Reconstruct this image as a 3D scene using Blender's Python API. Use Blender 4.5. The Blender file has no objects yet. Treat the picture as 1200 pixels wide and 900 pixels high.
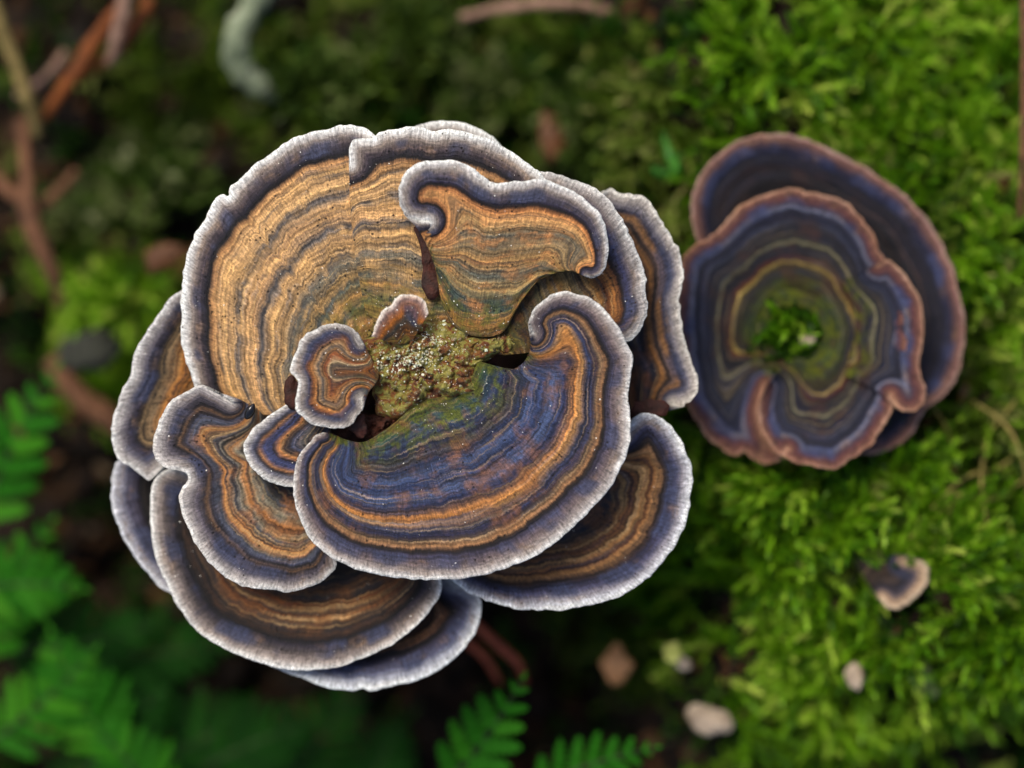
import bpy, math, random
import numpy as np
from mathutils import Vector, Matrix

R = math.radians
random.seed(7)
rng = np.random.default_rng(11)
scene = bpy.context.scene
COL = scene.collection

# ------------------------------------------------------------------ camera
D = 0.34                      # camera height above the upper caps (m)
S = 0.15 / 1200.0             # metres for one photograph pixel at z = 0
cam_d = bpy.data.cameras.new('camera')
cam = bpy.data.objects.new('camera', cam_d)
COL.objects.link(cam)
cam.location = (0, 0, D)
cam.rotation_euler = (0, 0, 0)
cam_d.sensor_width = 36.0
cam_d.lens = 36.0 * D / 0.15
cam_d.clip_start = 0.01
cam_d.clip_end = 50.0
cam_d.dof.use_dof = True
cam_d.dof.focus_distance = D + 0.002
cam_d.dof.aperture_fstop = 4.8
scene.camera = cam

# ------------------------------------------------------------------ sky and sun (soft woodland overcast)
SUN_EL, SUN_AZ = 58.0, 325.0          # from the upper left of the picture
world = bpy.data.worlds.new('World')
scene.world = world
world.use_nodes = True
wn = world.node_tree.nodes
wl = world.node_tree.links
wn.clear()
sky = wn.new('ShaderNodeTexSky')
sky.sky_type = 'NISHITA'
sky.sun_disc = False
sky.sun_elevation = R(SUN_EL)
sky.sun_rotation = R(SUN_AZ)
sky.dust_density = 4.0
sky.air_density = 1.0
bg = wn.new('ShaderNodeBackground')
bg.inputs['Strength'].default_value = 0.07
wo = wn.new('ShaderNodeOutputWorld')
wl.new(sky.outputs[0], bg.inputs['Color'])
wl.new(bg.outputs[0], wo.inputs['Surface'])

sun_d = bpy.data.lights.new('sun', 'SUN')
sun_d.energy = 1.5
sun_d.angle = R(24)
sun_d.color = (1.0, 0.91, 0.75)
sun = bpy.data.objects.new('sun', sun_d)
COL.objects.link(sun)
sd = Vector((math.sin(R(SUN_AZ)) * math.cos(R(SUN_EL)), math.cos(R(SUN_AZ)) * math.cos(R(SUN_EL)), math.sin(R(SUN_EL))))
sun.rotation_euler = sd.to_track_quat('Z', 'Y').to_euler()
sun.location = sd * 2.0

scene.view_settings.view_transform = 'Standard'
scene.view_settings.look = 'None'
scene.view_settings.gamma = 1.0
scene.view_settings.use_curve_mapping = False
scene.view_settings.exposure = 1.22

# ------------------------------------------------------------------ helpers
def at(px, py, z):
    """A point of the photograph at its own height z (m) -> world x, y, z."""
    k = S * (D - z) / D
    return np.array([(px - 600.0) * k, (450.0 - py) * k, z])

def lin(c):
    out = []
    for v in c:
        v = v / 255.0
        out.append(v / 12.92 if v <= 0.04045 else ((v + 0.055) / 1.055) ** 2.4)
    return tuple(out)

def tag(o, label=None, cat=None, group=None, kind=None):
    if label: o['label'] = label
    if cat: o['category'] = cat
    if group: o['group'] = group
    if kind: o['kind'] = kind
    return o

def empty(name, loc):
    o = bpy.data.objects.new(name, None)
    o.empty_display_size = 0.005
    COL.objects.link(o)
    o.location = loc
    return o

def mesh_np(name, V, faces, smooth=True, attrs=None):
    """faces: list of integer arrays (n x 3 and/or n x 4)"""
    me = bpy.data.meshes.new(name)
    V = np.asarray(V, dtype=np.float32)
    me.vertices.add(len(V))
    me.vertices.foreach_set('co', V.ravel())
    loops, starts = [], []
    pos = 0
    for F in faces:
        F = np.asarray(F, dtype=np.int32)
        if len(F) == 0: continue
        k = F.shape[1]
        loops.append(F.ravel())
        starts.append(pos + np.arange(len(F)) * k)
        pos += F.size
    L = np.concatenate(loops); St = np.concatenate(starts)
    me.loops.add(len(L)); me.loops.foreach_set('vertex_index', L)
    me.polygons.add(len(St)); me.polygons.foreach_set('loop_start', St.astype(np.int32))
    me.update(calc_edges=True)
    me.polygons.foreach_set('use_smooth', np.full(len(St), smooth, dtype=bool))
    for k, a in (attrs or {}).items():
        at_ = me.attributes.new(k, 'FLOAT', 'POINT')
        at_.data.foreach_set('value', np.asarray(a, dtype=np.float32).ravel())
    me.validate()
    return me

def obj(name, me, mat, parent=None):
    o = bpy.data.objects.new(name, me)
    COL.objects.link(o)
    if mat is not None and not me.materials:
        me.materials.append(mat)
    if parent is not None:
        o.parent = parent
    return o

# value noise in numpy
_perm = np.random.default_rng(3).random((4096,))
def _h(ix, iy):
    return _perm[(ix * 374761 + iy * 668265 + (ix * iy) * 31) % 4096]
def vnoise(x, y, seed=0):
    x = np.asarray(x, float) + seed * 17.31; y = np.asarray(y, float) + seed * 9.77
    ix = np.floor(x).astype(np.int64); iy = np.floor(y).astype(np.int64)
    fx = x - ix; fy = y - iy
    fx = fx * fx * (3 - 2 * fx); fy = fy * fy * (3 - 2 * fy)
    a = _h(ix, iy); b = _h(ix + 1, iy); c = _h(ix, iy + 1); d = _h(ix + 1, iy + 1)
    return (a * (1 - fx) + b * fx) * (1 - fy) + (c * (1 - fx) + d * fx) * fy - 0.5
def fbm(x, y, seed=0, oct=4):
    s = 0; a = 1.0
    for o in range(oct):
        s = s + a * vnoise(np.asarray(x) * 2 ** o, np.asarray(y) * 2 ** o, seed + o)
        a *= 0.5
    return s
def sstep(a, b, x):
    t = np.clip((np.asarray(x, float) - a) / (b - a), 0, 1)
    return t * t * (3 - 2 * t)

def catmull(P, n):
    """Smooth curve through P (k x m), resampled to n points of even arc length in the first two columns."""
    P = np.asarray(P, float)
    if len(P) == 2:
        t = np.linspace(0, 1, n)[:, None]
        return P[0] * (1 - t) + P[1] * t
    Q = np.vstack([2 * P[0] - P[1], P, 2 * P[-1] - P[-2]])
    out = []
    m = 24
    for i in range(len(P) - 1):
        p0, p1, p2, p3 = Q[i], Q[i + 1], Q[i + 2], Q[i + 3]
        t = np.linspace(0, 1, m, endpoint=False)[:, None]
        out.append(0.5 * ((2 * p1) + (-p0 + p2) * t + (2 * p0 - 5 * p1 + 4 * p2 - p3) * t ** 2 + (-p0 + 3 * p1 - 3 * p2 + p3) * t ** 3))
    C = np.vstack(out + [P[-1:]])
    dl = np.r_[0, np.cumsum(np.hypot(*(np.diff(C[:, :2], axis=0).T)))]
    u = np.linspace(0, dl[-1], n)
    return np.stack([np.interp(u, dl, C[:, k]) for k in range(C.shape[1])], axis=1)

# ------------------------------------------------------------------ node helpers
class NT:
    def __init__(self, name):
        self.m = bpy.data.materials.new(name)
        self.m.use_nodes = True
        self.n = self.m.node_tree.nodes
        self.l = self.m.node_tree.links
        self.n.clear()
        self.out = self.n.new('ShaderNodeOutputMaterial')
        self.b = self.n.new('ShaderNodeBsdfPrincipled')
        self.l.new(self.b.outputs[0], self.out.inputs['Surface'])
    def set(self, sock, v):
        if isinstance(v, bpy.types.NodeSocket): self.l.new(v, sock)
        elif isinstance(v, (tuple, list)) and len(v) == 3 and sock.type == 'RGBA': sock.default_value = (*v, 1)
        else: sock.default_value = v
    def math(self, op, a, b=0.0, c=0.0, clamp=False):
        n = self.n.new('ShaderNodeMath'); n.operation = op; n.use_clamp = clamp
        for i, v in enumerate((a, b, c)): self.set(n.inputs[i], v)
        return n.outputs[0]
    def attr(self, name):
        n = self.n.new('ShaderNodeAttribute'); n.attribute_name = name
        return n.outputs['Fac']
    def vec(self, x, y, z=0.0):
        n = self.n.new('ShaderNodeCombineXYZ')
        for i, v in enumerate((x, y, z)): self.set(n.inputs[i], v)
        return n.outputs[0]
    def noise(self, vec, scale=1.0, detail=3.0, rough=0.55, dist=0.0):
        n = self.n.new('ShaderNodeTexNoise')
        if vec is not None: self.l.new(vec, n.inputs['Vector'])
        n.inputs['Scale'].default_value = scale; n.inputs['Detail'].default_value = detail
        n.inputs['Roughness'].default_value = rough; n.inputs['Distortion'].default_value = dist
        return n.outputs['Fac']
    def voro(self, vec, scale, feature='F1'):
        n = self.n.new('ShaderNodeTexVoronoi'); n.feature = feature
        self.l.new(vec, n.inputs['Vector']); n.inputs['Scale'].default_value = scale
        return n
    def objco(self, k=1000.0):
        n = self.n.new('ShaderNodeTexCoord')
        m = self.n.new('ShaderNodeVectorMath'); m.operation = 'SCALE'
        self.l.new(n.outputs['Object'], m.inputs[0]); m.inputs['Scale'].default_value = k
        return m.outputs[0]
    def mapr(self, v, a, b, c, d, smooth=False):
        n = self.n.new('ShaderNodeMapRange')
        if smooth: n.interpolation_type = 'SMOOTHSTEP'
        for i, x in enumerate((v, a, b, c, d)): self.set(n.inputs[i], x)
        return n.outputs[0]
    def mix(self, f, a, b, mode='MIX'):
        n = self.n.new('ShaderNodeMix'); n.data_type = 'RGBA'; n.blend_type = mode
        self.set(n.inputs['Factor'], f)
        self.set(n.inputs[6], a); self.set(n.inputs[7], b)
        return n.outputs[2]
    def ramp(self, f, stops, interp='LINEAR'):
        n = self.n.new('ShaderNodeValToRGB')
        self.set(n.inputs[0], f)
        cr = n.color_ramp; cr.interpolation = interp
        while len(cr.elements) > 1: cr.elements.remove(cr.elements[-1])
        cr.elements[0].position = stops[0][0]; cr.elements[0].color = (*stops[0][1], 1)
        for p, c in stops[1:]:
            e = cr.elements.new(p); e.color = (*c, 1)
        return n.outputs['Color']
    def bump(self, h, dist, strength=1.0):
        n = self.n.new('ShaderNodeBump')
        n.inputs['Strength'].default_value = strength; n.inputs['Distance'].default_value = dist
        self.l.new(h, n.inputs['Height']); self.l.new(n.outputs[0], self.b.inputs['Normal'])
        return n.outputs[0]

QMAX = 300.0
def cap_material(name, stops, warm, cool, seed, patch=0.45, green=0.5, dark=1.08, rough=0.55, lines=1.0, rimw=0.5, sat=0.98, ring=0.62, pale=(188, 160, 122)):
    T = NT(name)
    q = T.attr('q'); s = T.attr('s'); t = T.attr('t')
    # wander of the zones
    n1 = T.noise(T.vec(T.math('MULTIPLY', s, 0.010), T.math('MULTIPLY', q, 0.008), seed), 1, 3)
    n2 = T.noise(T.vec(T.math('MULTIPLY', s, 0.07), T.math('MULTIPLY', q, 0.025), seed + 3.3), 1, 2)
    n3 = T.noise(T.vec(T.math('MULTIPLY', s, 0.75), T.math('MULTIPLY', q, 0.05), seed + 7.7), 1, 3, 0.7)
    w = T.math('MULTIPLY', T.math('SUBTRACT', n1, 0.5), T.mapr(q, 3, 90, 11.0, 25.0))
    w = T.math('ADD', w, T.math('MULTIPLY', T.math('SUBTRACT', n2, 0.5), T.mapr(q, 2, 60, 3.5, 5.0)))
    w = T.math('ADD', w, T.math('MULTIPLY', T.math('SUBTRACT', n3, 0.5), T.mapr(q, 0, 20, 3.0, 5.5)))
    q2 = T.math('ADD', q, w)
    fac = T.math('DIVIDE', q2, QMAX, clamp=True)
    c = T.ramp(fac, [(p / QMAX, lin(col)) for p, col in stops])
    rv = T.noise(T.vec(T.math('MULTIPLY', s, 0.016), seed + 71.0, 0.0), 1, 3, 0.6)
    c = T.mix(T.math('MULTIPLY', T.mapr(T.math('SUBTRACT', q2, T.mapr(rv, 0.35, 0.65, -3.0, 4.0)), 0.5, 10.0, rimw, 0, True), T.mapr(rv, 0.32, 0.6, 0.55, 1.15)), c, lin((246, 245, 248)))
    st = T.noise(T.vec(T.math('MULTIPLY', s, 0.03), T.math('MULTIPLY', q, 0.04), seed + 77.0), 1, 4, 0.65)
    c = T.mix(T.math('MULTIPLY', T.mapr(st, 0.52, 0.68, 0, 0.55, True), T.math('MULTIPLY', T.mapr(q2, 4, 12, 0, 1), T.mapr(q2, 30, 40, 1, 0))), c, lin((134, 108, 88)))
    c = T.mix(T.mapr(q2, 5.0, 26.0, rimw * 0.75, 0, True), c, lin((196, 191, 194)))
    inner = T.mapr(q2, 40, 62, 0, 1, True)
    # broken patches of warm and of blue colour between the zones
    p1 = T.noise(T.vec(T.math('MULTIPLY', s, 0.022), T.math('MULTIPLY', q2, 0.085), seed + 11.0), 1, 4, 0.6)
    p1 = T.math('MULTIPLY', T.mapr(p1, 0.50, 0.66, 0, patch, True), inner)
    c = T.mix(p1, c, lin(warm))
    p2 = T.noise(T.vec(T.math('MULTIPLY', s, 0.018), T.math('MULTIPLY', q2, 0.10), seed + 19.0), 1, 4, 0.6)
    p2 = T.math('MULTIPLY', T.mapr(p2, 0.52, 0.68, 0, patch, True), inner)
    c = T.mix(p2, c, lin(cool))
    # a bluish bloom comes and goes behind the pale margin
    p3 = T.noise(T.vec(T.math('MULTIPLY', s, 0.02), T.math('MULTIPLY', q2, 0.01), seed + 23.0), 1, 2)
    p3 = T.math('MULTIPLY', T.mapr(p3, 0.47, 0.60, 0, 0.72, True), T.math('MULTIPLY', T.mapr(q2, 13, 24, 0, 1, True), T.mapr(q2, 34, 42, 1, 0, True)))
    c = T.mix(p3, c, lin((72, 78, 108)))
    # thin near-black lines, some of them broken
    for k_, (q0, wd, am) in enumerate(((42.5, 2.2, 0.85), (57.0, 1.2, 0.5), (69.0, 1.3, 0.55), (86.0, 1.2, 0.5), (97.0, 1.2, 0.5), (124.0, 1.6, 0.5), (149.0, 1.5, 0.55), (170.0, 1.6, 0.5))):
        g_ = T.math('ABSOLUTE', T.math('SUBTRACT', q2, q0 + (seed * (k_ + 1) * 1.7) % 5.0 - (2.5 if k_ else 2.5)))
        br = T.noise(T.vec(T.math('MULTIPLY', s, 0.02), seed + k_ * 3.1, 0.0), 1, 2)
        c = T.mix(T.math('MULTIPLY', T.mapr(g_, 0.0, wd * 1.6, am, 0, True), T.mapr(br, 0.36, 0.56, 0.15, 1, True)), c, lin((24, 17, 20)))
    # many fine alternating rings
    r1 = T.noise(T.vec(T.math('MULTIPLY', s, 0.0035), T.math('MULTIPLY', q2, 0.19), seed + 51.0), 1, 2, 0.6)
    c = T.mix(T.math('MULTIPLY', T.mapr(r1, 0.46, 0.36, 0, ring, True), inner), c, lin((44, 40, 54)))
    c = T.mix(T.math('MULTIPLY', T.mapr(r1, 0.55, 0.66, 0, ring * 0.9, True), inner), c, lin(pale))
    r2 = T.noise(T.vec(T.math('MULTIPLY', s, 0.004), T.math('MULTIPLY', q2, 0.13), seed + 57.0), 1, 2, 0.6)
    c = T.mix(T.math('MULTIPLY', T.mapr(r2, 0.55, 0.66, 0, ring * 0.8, True), inner), c, lin(cool))
    # cloudy blotches that blur the zones in places
    ob = T.objco(1000.0)
    bl = T.noise(ob, 0.20, 4, 0.6)
    c = T.mix(T.math('MULTIPLY', T.mapr(bl, 0.50, 0.66, 0, 0.5, True), inner), c, lin(warm))
    # algae near the old centre
    ob = T.objco(1000.0)
    g = T.noise(ob, 0.55, 4, 0.6)
    g = T.math('MULTIPLY', T.mapr(g, 0.42, 0.62, 0, green, True), T.mapr(t, 0.34, 0.10, 0, 1, True))
    c = T.mix(g, c, lin((96, 100, 34)))
    # thin growth lines
    n4 = T.noise(T.vec(T.math('MULTIPLY', s, 0.006), T.math('MULTIPLY', q2, 0.28), seed + 31.0), 1, 3, 0.6)
    c = T.mix(T.mapr(q2, 14, 40, 0.15, 1.0), c, T.mix(1.0, c, T.ramp(n4, [(0.28, (0.34 / lines,) * 3), (0.44, (0.86,) * 3), (0.56, (1.12,) * 3), (0.70, (1.6,) * 3)]), 'MULTIPLY'))
    # radial fibres
    n5 = T.noise(T.vec(T.math('MULTIPLY', s, 0.42), T.math('MULTIPLY', q2, 0.05), seed + 41.0), 1, 3, 0.65)
    c = T.mix(1.0, c, T.ramp(n5, [(0.25, (0.56,) * 3), (0.5, (1.0,) * 3), (0.75, (1.42,) * 3)]), 'MULTIPLY')
    # mottling and pits
    n6 = T.noise(ob, 2.2, 6, 0.78)
    c = T.mix(1.0, c, T.ramp(n6, [(0.30, (0.50,) * 3), (0.5, (1.0,) * 3), (0.70, (1.45,) * 3)]), 'MULTIPLY')
    v = T.voro(ob, 0.95)
    keep = T.noise(ob, 0.25, 2)
    pit = T.math('MULTIPLY', T.mapr(v.outputs['Distance'], 0.10, 0.20, 0.8, 0), T.math('MULTIPLY', T.mapr(keep, 0.46, 0.56, 0, 1), T.mapr(q2, 12, 28, 0, 1)))
    c = T.mix(pit, c, lin((30, 22, 20)))
    gm = T.n.new('ShaderNodeGamma'); T.l.new(c, gm.inputs[0]); gm.inputs[1].default_value = 1.3
    hs = T.n.new('ShaderNodeHueSaturation'); hs.inputs['Saturation'].default_value = sat; T.l.new(gm.outputs[0], hs.inputs['Color'])
    c = T.mix(1.0, hs.outputs[0], (dark * 0.97, dark * 1.02, dark * 0.96), 'MULTIPLY')
    T.set(T.b.inputs['Base Color'], c)
    T.set(T.b.inputs['Roughness'], T.mapr(n6, 0.3, 0.7, rough - 0.12, rough + 0.18))
    T.b.inputs['Specular IOR Level'].default_value = 0.35
    h = T.math('ADD', T.math('MULTIPLY', n4, 1.0), T.math('ADD', T.math('MULTIPLY', n5, 0.55), T.math('MULTIPLY', n6, 0.8)))
    h = T.math('SUBTRACT', h, T.math('MULTIPLY', pit, 0.6))
    T.bump(h, 0.00042, 0.85)
    return T.m

def plain_material(name, c1, c2, scale=0.5, rough=0.8, bump=0.0003, c3=None, detail=5, spec=0.3):
    T = NT(name)
    ob = T.objco(1000.0)
    n = T.noise(ob, scale, detail, 0.62)
    st = [(0.32, lin(c1)), (0.62, lin(c2))]
    if c3: st.append((0.74, lin(c3)))
    T.set(T.b.inputs['Base Color'], T.ramp(n, st))
    T.b.inputs['Roughness'].default_value = rough
    T.b.inputs['Specular IOR Level'].default_value = spec
    T.bump(T.noise(ob, scale * 3, detail, 0.65), bump, 0.9)
    return T.m

def leaf_material(name, cols, rough=0.5, trans=0.3):
    """foliage coloured by a random value kept for each leaf or shoot"""
    T = NT(name)
    r = T.attr('rnd')
    n = T.noise(T.objco(1000.0), 0.6, 3)
    f = T.math('ADD', r, T.math('MULTIPLY', T.math('SUBTRACT', n, 0.5), 0.5), clamp=True)
    c = T.ramp(f, [(p, lin(col)) for p, col in cols])
    T.set(T.b.inputs['Base Color'], c)
    T.b.inputs['Roughness'].default_value = rough
    T.b.inputs['Specular IOR Level'].default_value = 0.35 if rough < 0.6 else 0.12
    tr = T.n.new('ShaderNodeBsdfTranslucent'); T.l.new(c, tr.inputs['Color'])
    mx = T.n.new('ShaderNodeMixShader'); mx.inputs[0].default_value = trans
    T.l.new(T.b.outputs[0], mx.inputs[1]); T.l.new(tr.outputs[0], mx.inputs[2])
    T.l.new(mx.outputs[0], T.out.inputs['Surface'])
    return T.m

# ------------------------------------------------------------------ the ground
def ground_h(X, Y):
    """height (m) of the forest floor at world X, Y"""
    ex = 600 + np.asarray(X, float) / (S * 1.13); ey = 450 - np.asarray(Y, float) / (S * 1.13)
    def G(cx, cy, rx, ry): return np.exp(-((ex - cx) / rx) ** 2 - ((ey - cy) / ry) ** 2)
    z = -0.078 + 0.010 * G(420, 60, 170, 130) * 2.0
    z = z + 0.037 * sstep(640, 860, ex - 0.10 * (ey - 450)) * sstep(1080, 760, ey)
    z = z + 0.003 * G(1010, 690, 200, 150) - 0.006 * G(1050, 60, 260, 150)
    z = z + 0.022 * G(120, 350, 60, 60) + 0.020 * G(170, 225, 80, 60) + 0.012 * G(60, 100, 140, 120)
    z = z - 0.012 * G(700, 830, 110, 130) - 0.016 * G(1200, 870, 120, 90) - 0.010 * G(230, 800, 200, 120)
    z = z + 0.018 * G(480, 430, 200, 200)
    z = z + (0.010 + 0.010 * sstep(760, 560, ex)) * fbm(ex / 80, ey / 80, 5, 4) - 0.008 * sstep(700, 400, ex) + 0.0035 * fbm(ex / 22, ey / 22, 9, 3)
    far = np.hypot(np.asarray(X), np.asarray(Y))
    return np.where(far > 0.35, z + (far - 0.35) * 0.02 * vnoise(np.asarray(X) * 3, np.asarray(Y) * 3, 2), z)

def ground_at(px, py, dz=0.0):
    z = -0.05
    for _ in range(6):
        p = at(px, py, z); z = float(ground_h(p[0], p[1]))
    p = at(px, py, z); p[2] += dz
    return p

ax = np.r_[-30, -8, -3, -1.2, -0.6, -0.3, np.linspace(-0.16, 0.16, 330), 0.3, 0.6, 1.2, 3, 8, 30]
ay = np.r_[-30, -8, -3, -1.2, -0.6, -0.3, np.linspace(-0.13, 0.13, 270), 0.3, 0.6, 1.2, 3, 8, 30]
GX, GY = np.meshgrid(ax, ay, indexing='ij')
GZ = ground_h(GX, GY)
nx, ny = GX.shape
idx = np.arange(nx * ny).reshape(nx, ny)
F = np.stack([idx[:-1, :-1], idx[1:, :-1], idx[1:, 1:], idx[:-1, 1:]], -1).reshape(-1, 4)
soil = plain_material('soil', (7, 5, 4), (28, 21, 15), 0.22, 0.9, 0.0008, (46, 42, 24), 7, 0.15)
ground = obj('ground', mesh_np('ground', np.stack([GX, GY, GZ], -1).reshape(-1, 3), [F]), soil)
tag(ground, 'dark damp forest floor of soil and litter', 'ground', None, 'structure')

# ------------------------------------------------------------------ shelf caps
CAP_TOPS = []
def make_cap(name, mat, parent, outer, inner, z0, z1, bend0=None, bend1=None, thick=1.1, zs=1.0, seed=0,
             dome=0.0, nt=84, jit=1.0, wav=1.0, lref=None, label=None, curl=0.0, bw=0.13, offset=(0, 0), dust=1.0):
    """One shelf: lofted from an inner curve (attachment) to the traced margin. z in mm; z1 a number or a list spread over the margin."""
    outer = np.asarray(outer, float); inner = np.asarray(inner, float)
    outer = outer + np.array(offset); inner = inner + np.array(offset)
    ln = np.sum(np.hypot(*np.diff(outer, axis=0).T))
    nu = int(max(90, min(420, ln * 0.75)))
    O = catmull(outer, nu); I = catmull(inner, nu)
    u = np.linspace(0, 1, nu)
    sarc = u * ln
    # uneven, finely scalloped margin
    tang = np.gradient(O, axis=0); tang /= np.linalg.norm(tang, axis=1)[:, None] + 1e-9
    nor = np.stack([-tang[:, 1], tang[:, 0]], 1)
    ray = O - I
    sg = np.sign(np.sum(nor * ray, axis=1))[:, None]
    jn = 2.6 * vnoise(sarc / 17, sarc * 0, seed) + 1.7 * vnoise(sarc / 7, sarc * 0 + 4, seed) + 0.9 * vnoise(sarc / 3.2, sarc * 0 + 9, seed)
    O = O + nor * sg * (jn * jit)[:, None]
    tt = np.r_[np.linspace(0, 0.8, int(nt * 0.62), endpoint=False), 1 - 0.2 * (1 - np.linspace(0, 1, nt - int(nt * 0.62))) ** 1.5]
    t = tt[None, :, None]
    mid = 0.5 * (O + I)
    off = np.zeros_like(O)
    if bend0 is not None: off += (np.array(bend0) + np.array(offset) - mid[0]) * np.exp(-(u / bw) ** 2)[:, None]
    if bend1 is not None: off += (np.array(bend1) + np.array(offset) - mid[-1]) * np.exp(-((1 - u) / bw) ** 2)[:, None]
    C = mid + off
    P = (1 - t) ** 2 * I[:, None] + 2 * t * (1 - t) * C[:, None] + t ** 2 * O[:, None]
    # zone coordinate: pixels from the margin, easing into the fraction of the ray further in
    flat = P.reshape(-1, 2)
    dm = np.empty(len(flat))
    for k in range(0, len(flat), 4000):
        a = flat[k:k + 4000]
        dm[k:k + 4000] = np.sqrt(((a[:, None, :] - O[None, ::2, :]) ** 2).sum(-1)).min(1)
    dm = dm.reshape(nu, nt)
    ks = int(max(5, min(61, 34 / (ln / nu)))) | 1
    Op = np.pad(O, ((ks // 2, ks // 2), (0, 0)), mode='edge')
    Os = np.stack([np.convolve(Op[:, c_], np.ones(ks) / ks, 'valid') for c_ in (0, 1)], 1)
    ds = np.empty(len(flat))
    for k in range(0, len(flat), 4000):
        a = flat[k:k + 4000]
        ds[k:k + 4000] = np.sqrt(((a[:, None, :] - Os[None, ::2, :]) ** 2).sum(-1)).min(1)
    ds = ds.reshape(nu, nt)
    sm = np.clip((dm - 6) / 30.0, 0, 1)
    dz_ = dm * (1 - sm) + ds * sm
    L = np.linalg.norm(O - I, axis=1)
    Lm = lref or np.median(L)
    fr = (1 - tt)[None, :] * np.where(L < Lm, Lm, 0.5 * (L + Lm))[:, None]
    squeeze = np.clip((Lm / np.maximum(L, 1)) ** 0.75, 1, 3.2)
    ker = np.ones(15) / 15
    squeeze = np.convolve(np.pad(squeeze, 7, mode='edge'), ker, 'valid')[:, None]
    w = np.clip((dm - 12) / 48.0, 0, 0.95)
    q = (dz_ * squeeze * (1 - w) + fr * w) / zs
    q = q + 8.0 * (1 - np.exp(-q / 14.0))
    # heights
    z1 = np.atleast_1d(np.asarray(z1, float))
    zr = np.interp(u, np.linspace(0, 1, len(z1)), z1)
    zr = zr + wav * (1.1 * vnoise(sarc / 75, sarc * 0 + 2, seed + 5) + 0.45 * vnoise(sarc / 26, sarc * 0 + 6, seed + 5))
    z0 = np.atleast_1d(np.asarray(z0, float)); zi = np.interp(u, np.linspace(0, 1, len(z0)), z0)
    zz = zi[:, None] + (zr - zi)[:, None] * tt[None, :] + dome * 4 * (tt * (1 - tt))[None, :]
    qq = q * zs
    zz = zz + 0.16 * np.sin(q / 5.3 + 2.5 * vnoise(sarc / 60, sarc * 0, seed + 8)[:, None]) * sstep(20, 45, qq)
    zz = zz + 0.30 * fbm(flat[:, 0] / 26, flat[:, 1] / 26, seed + 2, 3).reshape(nu, nt)
    zz = zz - 0.22 * np.exp(-((qq - 42 * zs) / 5.0) ** 2)                       # groove behind the margin
    zz = zz + 0.12 * np.exp(-((qq - 22 * zs) / 12.0) ** 2)                      # swollen margin
    zz = zz + 0.10 * vnoise(sarc / 4.0, sarc * 0 + 3, seed + 3)[:, None] * sstep(50, 10, qq)
    rr = 4.0
    zz = zz - 0.45 * (1 - np.sqrt(np.clip(1 - (1 - np.clip(dm / rr, 0, 1)) ** 2, 0, 1))) * sstep(0, 0.15, tt)[None, :]
    zz = zz - curl * sstep(45, 0, qq)
    Z = zz / 1000.0
    k = S * (D - Z) / D
    X = (P[..., 0] - 600) * k; Y = (450 - P[..., 1]) * k
    top = np.stack([X, Y, Z], -1)
    if dust: CAP_TOPS.append((top, dm, dust))
    # underside
    rows = [0, int(nt * 0.3), int(nt * 0.62), int(nt * 0.85), nt - 1]
    th = thick / 1000.0 * np.array([1.9, 1.6, 1.2, 1.0, 0.22])
    bot = top[:, rows].copy(); bot[..., 2] -= th[None, :]
    nb = len(rows)
    V = np.vstack([top.reshape(-1, 3), bot.reshape(-1, 3)])
    it = np.arange(nu * nt).reshape(nu, nt); ib = nu * nt + np.arange(nu * nb).reshape(nu, nb)
    flip = np.cross(top[nu // 2 + 1, nt // 2] - top[nu // 2, nt // 2], top[nu // 2, nt // 2 + 1] - top[nu // 2, nt // 2])[2] < 0
    def quad(a, b, c, d):
        q_ = np.stack([a, b, c, d], -1).reshape(-1, 4)
        return q_[:, ::-1] if flip else q_
    Fs = [quad(it[:-1, :-1], it[1:, :-1], it[1:, 1:], it[:-1, 1:]),
          quad(ib[:-1, :-1], ib[:-1, 1:], ib[1:, 1:], ib[1:, :-1]),
          quad(it[:-1, -1], it[1:, -1], ib[1:, -1], ib[:-1, -1]),
          quad(it[1:, 0], it[:-1, 0], ib[:-1, 0], ib[1:, 0])]
    tris = []
    for e, sgn in ((0, 1), (nu - 1, -1)):                                       # side edges
        for j in range(nb - 1):
            r0, r1 = rows[j], rows[j + 1]
            for r in range(r0, r1):
                tris.append([it[e, r], it[e, r + 1], ib[e, j]][::sgn])
            tris.append([it[e, r1], ib[e, j + 1], ib[e, j]][::sgn])
    tris = np.array(tris)
    if flip: tris = tris[:, ::-1]
    def ext(a): return np.r_[a.reshape(-1), a[:, rows].reshape(-1)]
    S2 = np.repeat(sarc[:, None], nt, 1); T2 = np.repeat(tt[None], nu, 0)
    if parent is not None:
        pl = np.array(parent.location); V = V - pl
    me = mesh_np(name, V, Fs + [tris], True, {'q': ext(q), 's': ext(S2), 't': ext(T2)})
    o = obj(name, me, mat, parent)
    if label: o['label'] = label
    return o

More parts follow.
